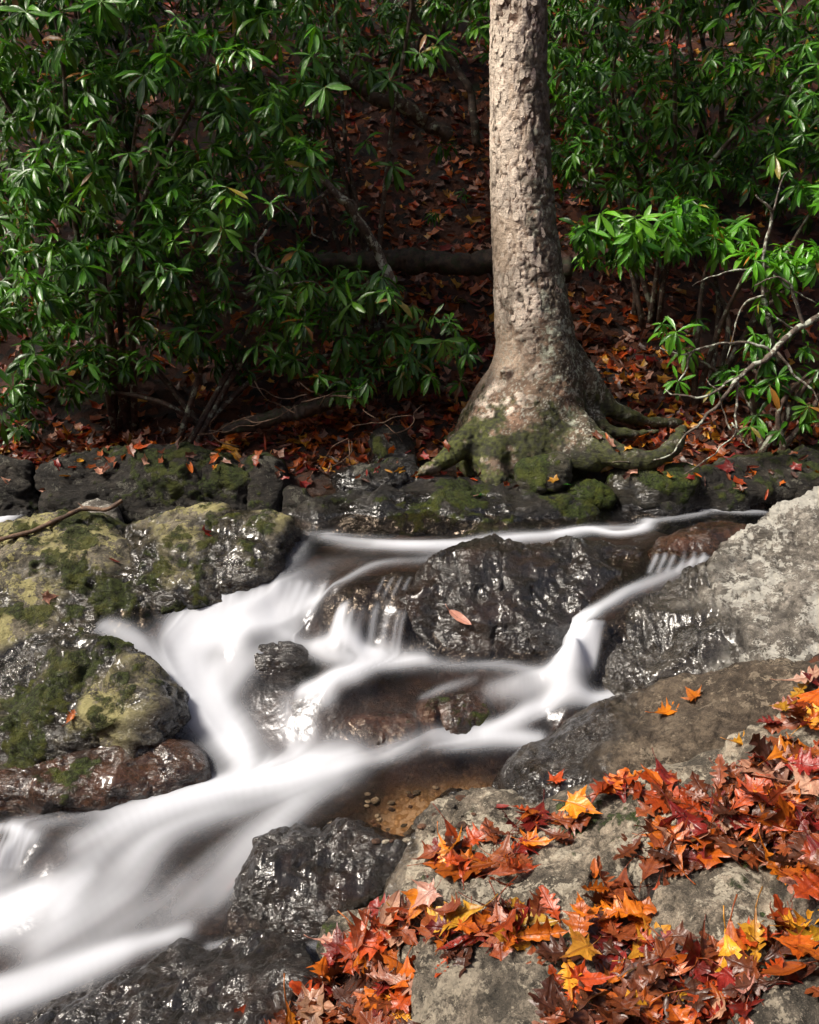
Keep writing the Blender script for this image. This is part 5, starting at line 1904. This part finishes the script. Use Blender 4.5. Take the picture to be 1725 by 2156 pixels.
# root hairs and dry twigs over the dark undercut bank
rt = random.Random(77)
for k in range(16):
    u, v = rt.uniform(380, 860), rt.uniform(815, 960)
    y = 6.5
    pts = [(u, v, y, .004)]
    a = rt.uniform(-.6, 3.6)
    for j in range(4):
        a += rt.uniform(-.6, .6)
        u += math.cos(a) * 34
        v += math.sin(a) * 22
        pts.append((u, v, y + rt.uniform(-.08, .08), .004 - .0006 * j))
    branch_thing('twig', 'thin dry brown twig tangled over the dark bank under the left thicket', 'twig', pts, MAT_TWIG, group='twigs over the undercut bank', wig=.02, seed=80 + k)


def tuft(u, v, label, n, L, col, kind):
    loc, nor = cast(u, v)
    if loc is None:
        return
    t = empty('small_plant', loc)
    tag(t, label, 'plant')
    r = random.Random(int(u))
    V, F, UV = RL[1]
    for k in range(n):
        a = r.uniform(0, 6.28)
        el = r.uniform(.2, 1.1)
        d = np.array([math.cos(a) * math.cos(el), math.sin(a) * math.cos(el), math.sin(el)])
        nn = np.array([0, 0, 1.0]) - d * d[2]
        nn /= np.linalg.norm(nn)
        b = np.cross(nn, d)
        s = L * r.uniform(.6, 1.1)
        o = link('leaf', RLM[1], None, t)
        Mx = np.eye(4)
        Mx[:3, 0], Mx[:3, 1], Mx[:3, 2] = d * s, b * s * .9, nn * s
        o.matrix_basis = Matrix(Mx.tolist())
        o.color = (*col, 1)


tuft(1180, 1022, 'tiny bright green sprout between the mossy stones under the root', 6, .07, (.05, .22, .03), 0)
tuft(1005, 1046, 'tiny green fern tuft on the ledge beside the orange twig', 9, .05, (.03, .20, .03), 1)
tuft(985, 640, 'pale yellow-green seedling on the slope left of the trunk', 6, .14, (.34, .36, .10), 2)

# stones in the sandy pool
pr = random.Random(8)
for k in range(46):
    u, v = pr.uniform(770, 1010), pr.uniform(1655, 1775)
    d = vdir(u, v)
    loc, nor = cast(u, v)
    if loc is None:
        continue
    s = pr.uniform(.008, .022)
    bm = bmesh.new()
    bmesh.ops.create_icosphere(bm, subdivisions=2, radius=1)
    for vt in bm.verts:
        f = .75 + .5 * vnoise(np.array([[*(vt.co * 1.3 + Vector((k * 3.1, 0, 0)))]]), 3)[0]
        vt.co = Vector((vt.co.x * f * s * 1.3, vt.co.y * f * s, vt.co.z * f * s * .45))
    me = bpy.data.meshes.new('pebble')
    bm.to_mesh(me)
    bm.free()
    me.polygons.foreach_set('use_smooth', np.ones(len(me.polygons), bool))
    fattr(me, 'wet', np.zeros(len(me.vertices)))
    fattr(me, 'mossy', np.zeros(len(me.vertices)))
    o = link('pebble', me, MAT['fore'] if k % 3 else MAT['red'], loc=loc)
    o.rotation_euler = (0, 0, pr.uniform(0, 6))
    tag(o, 'small pebble on the sandy floor of the little pool', 'pebble', 'pebbles in the sandy pool')
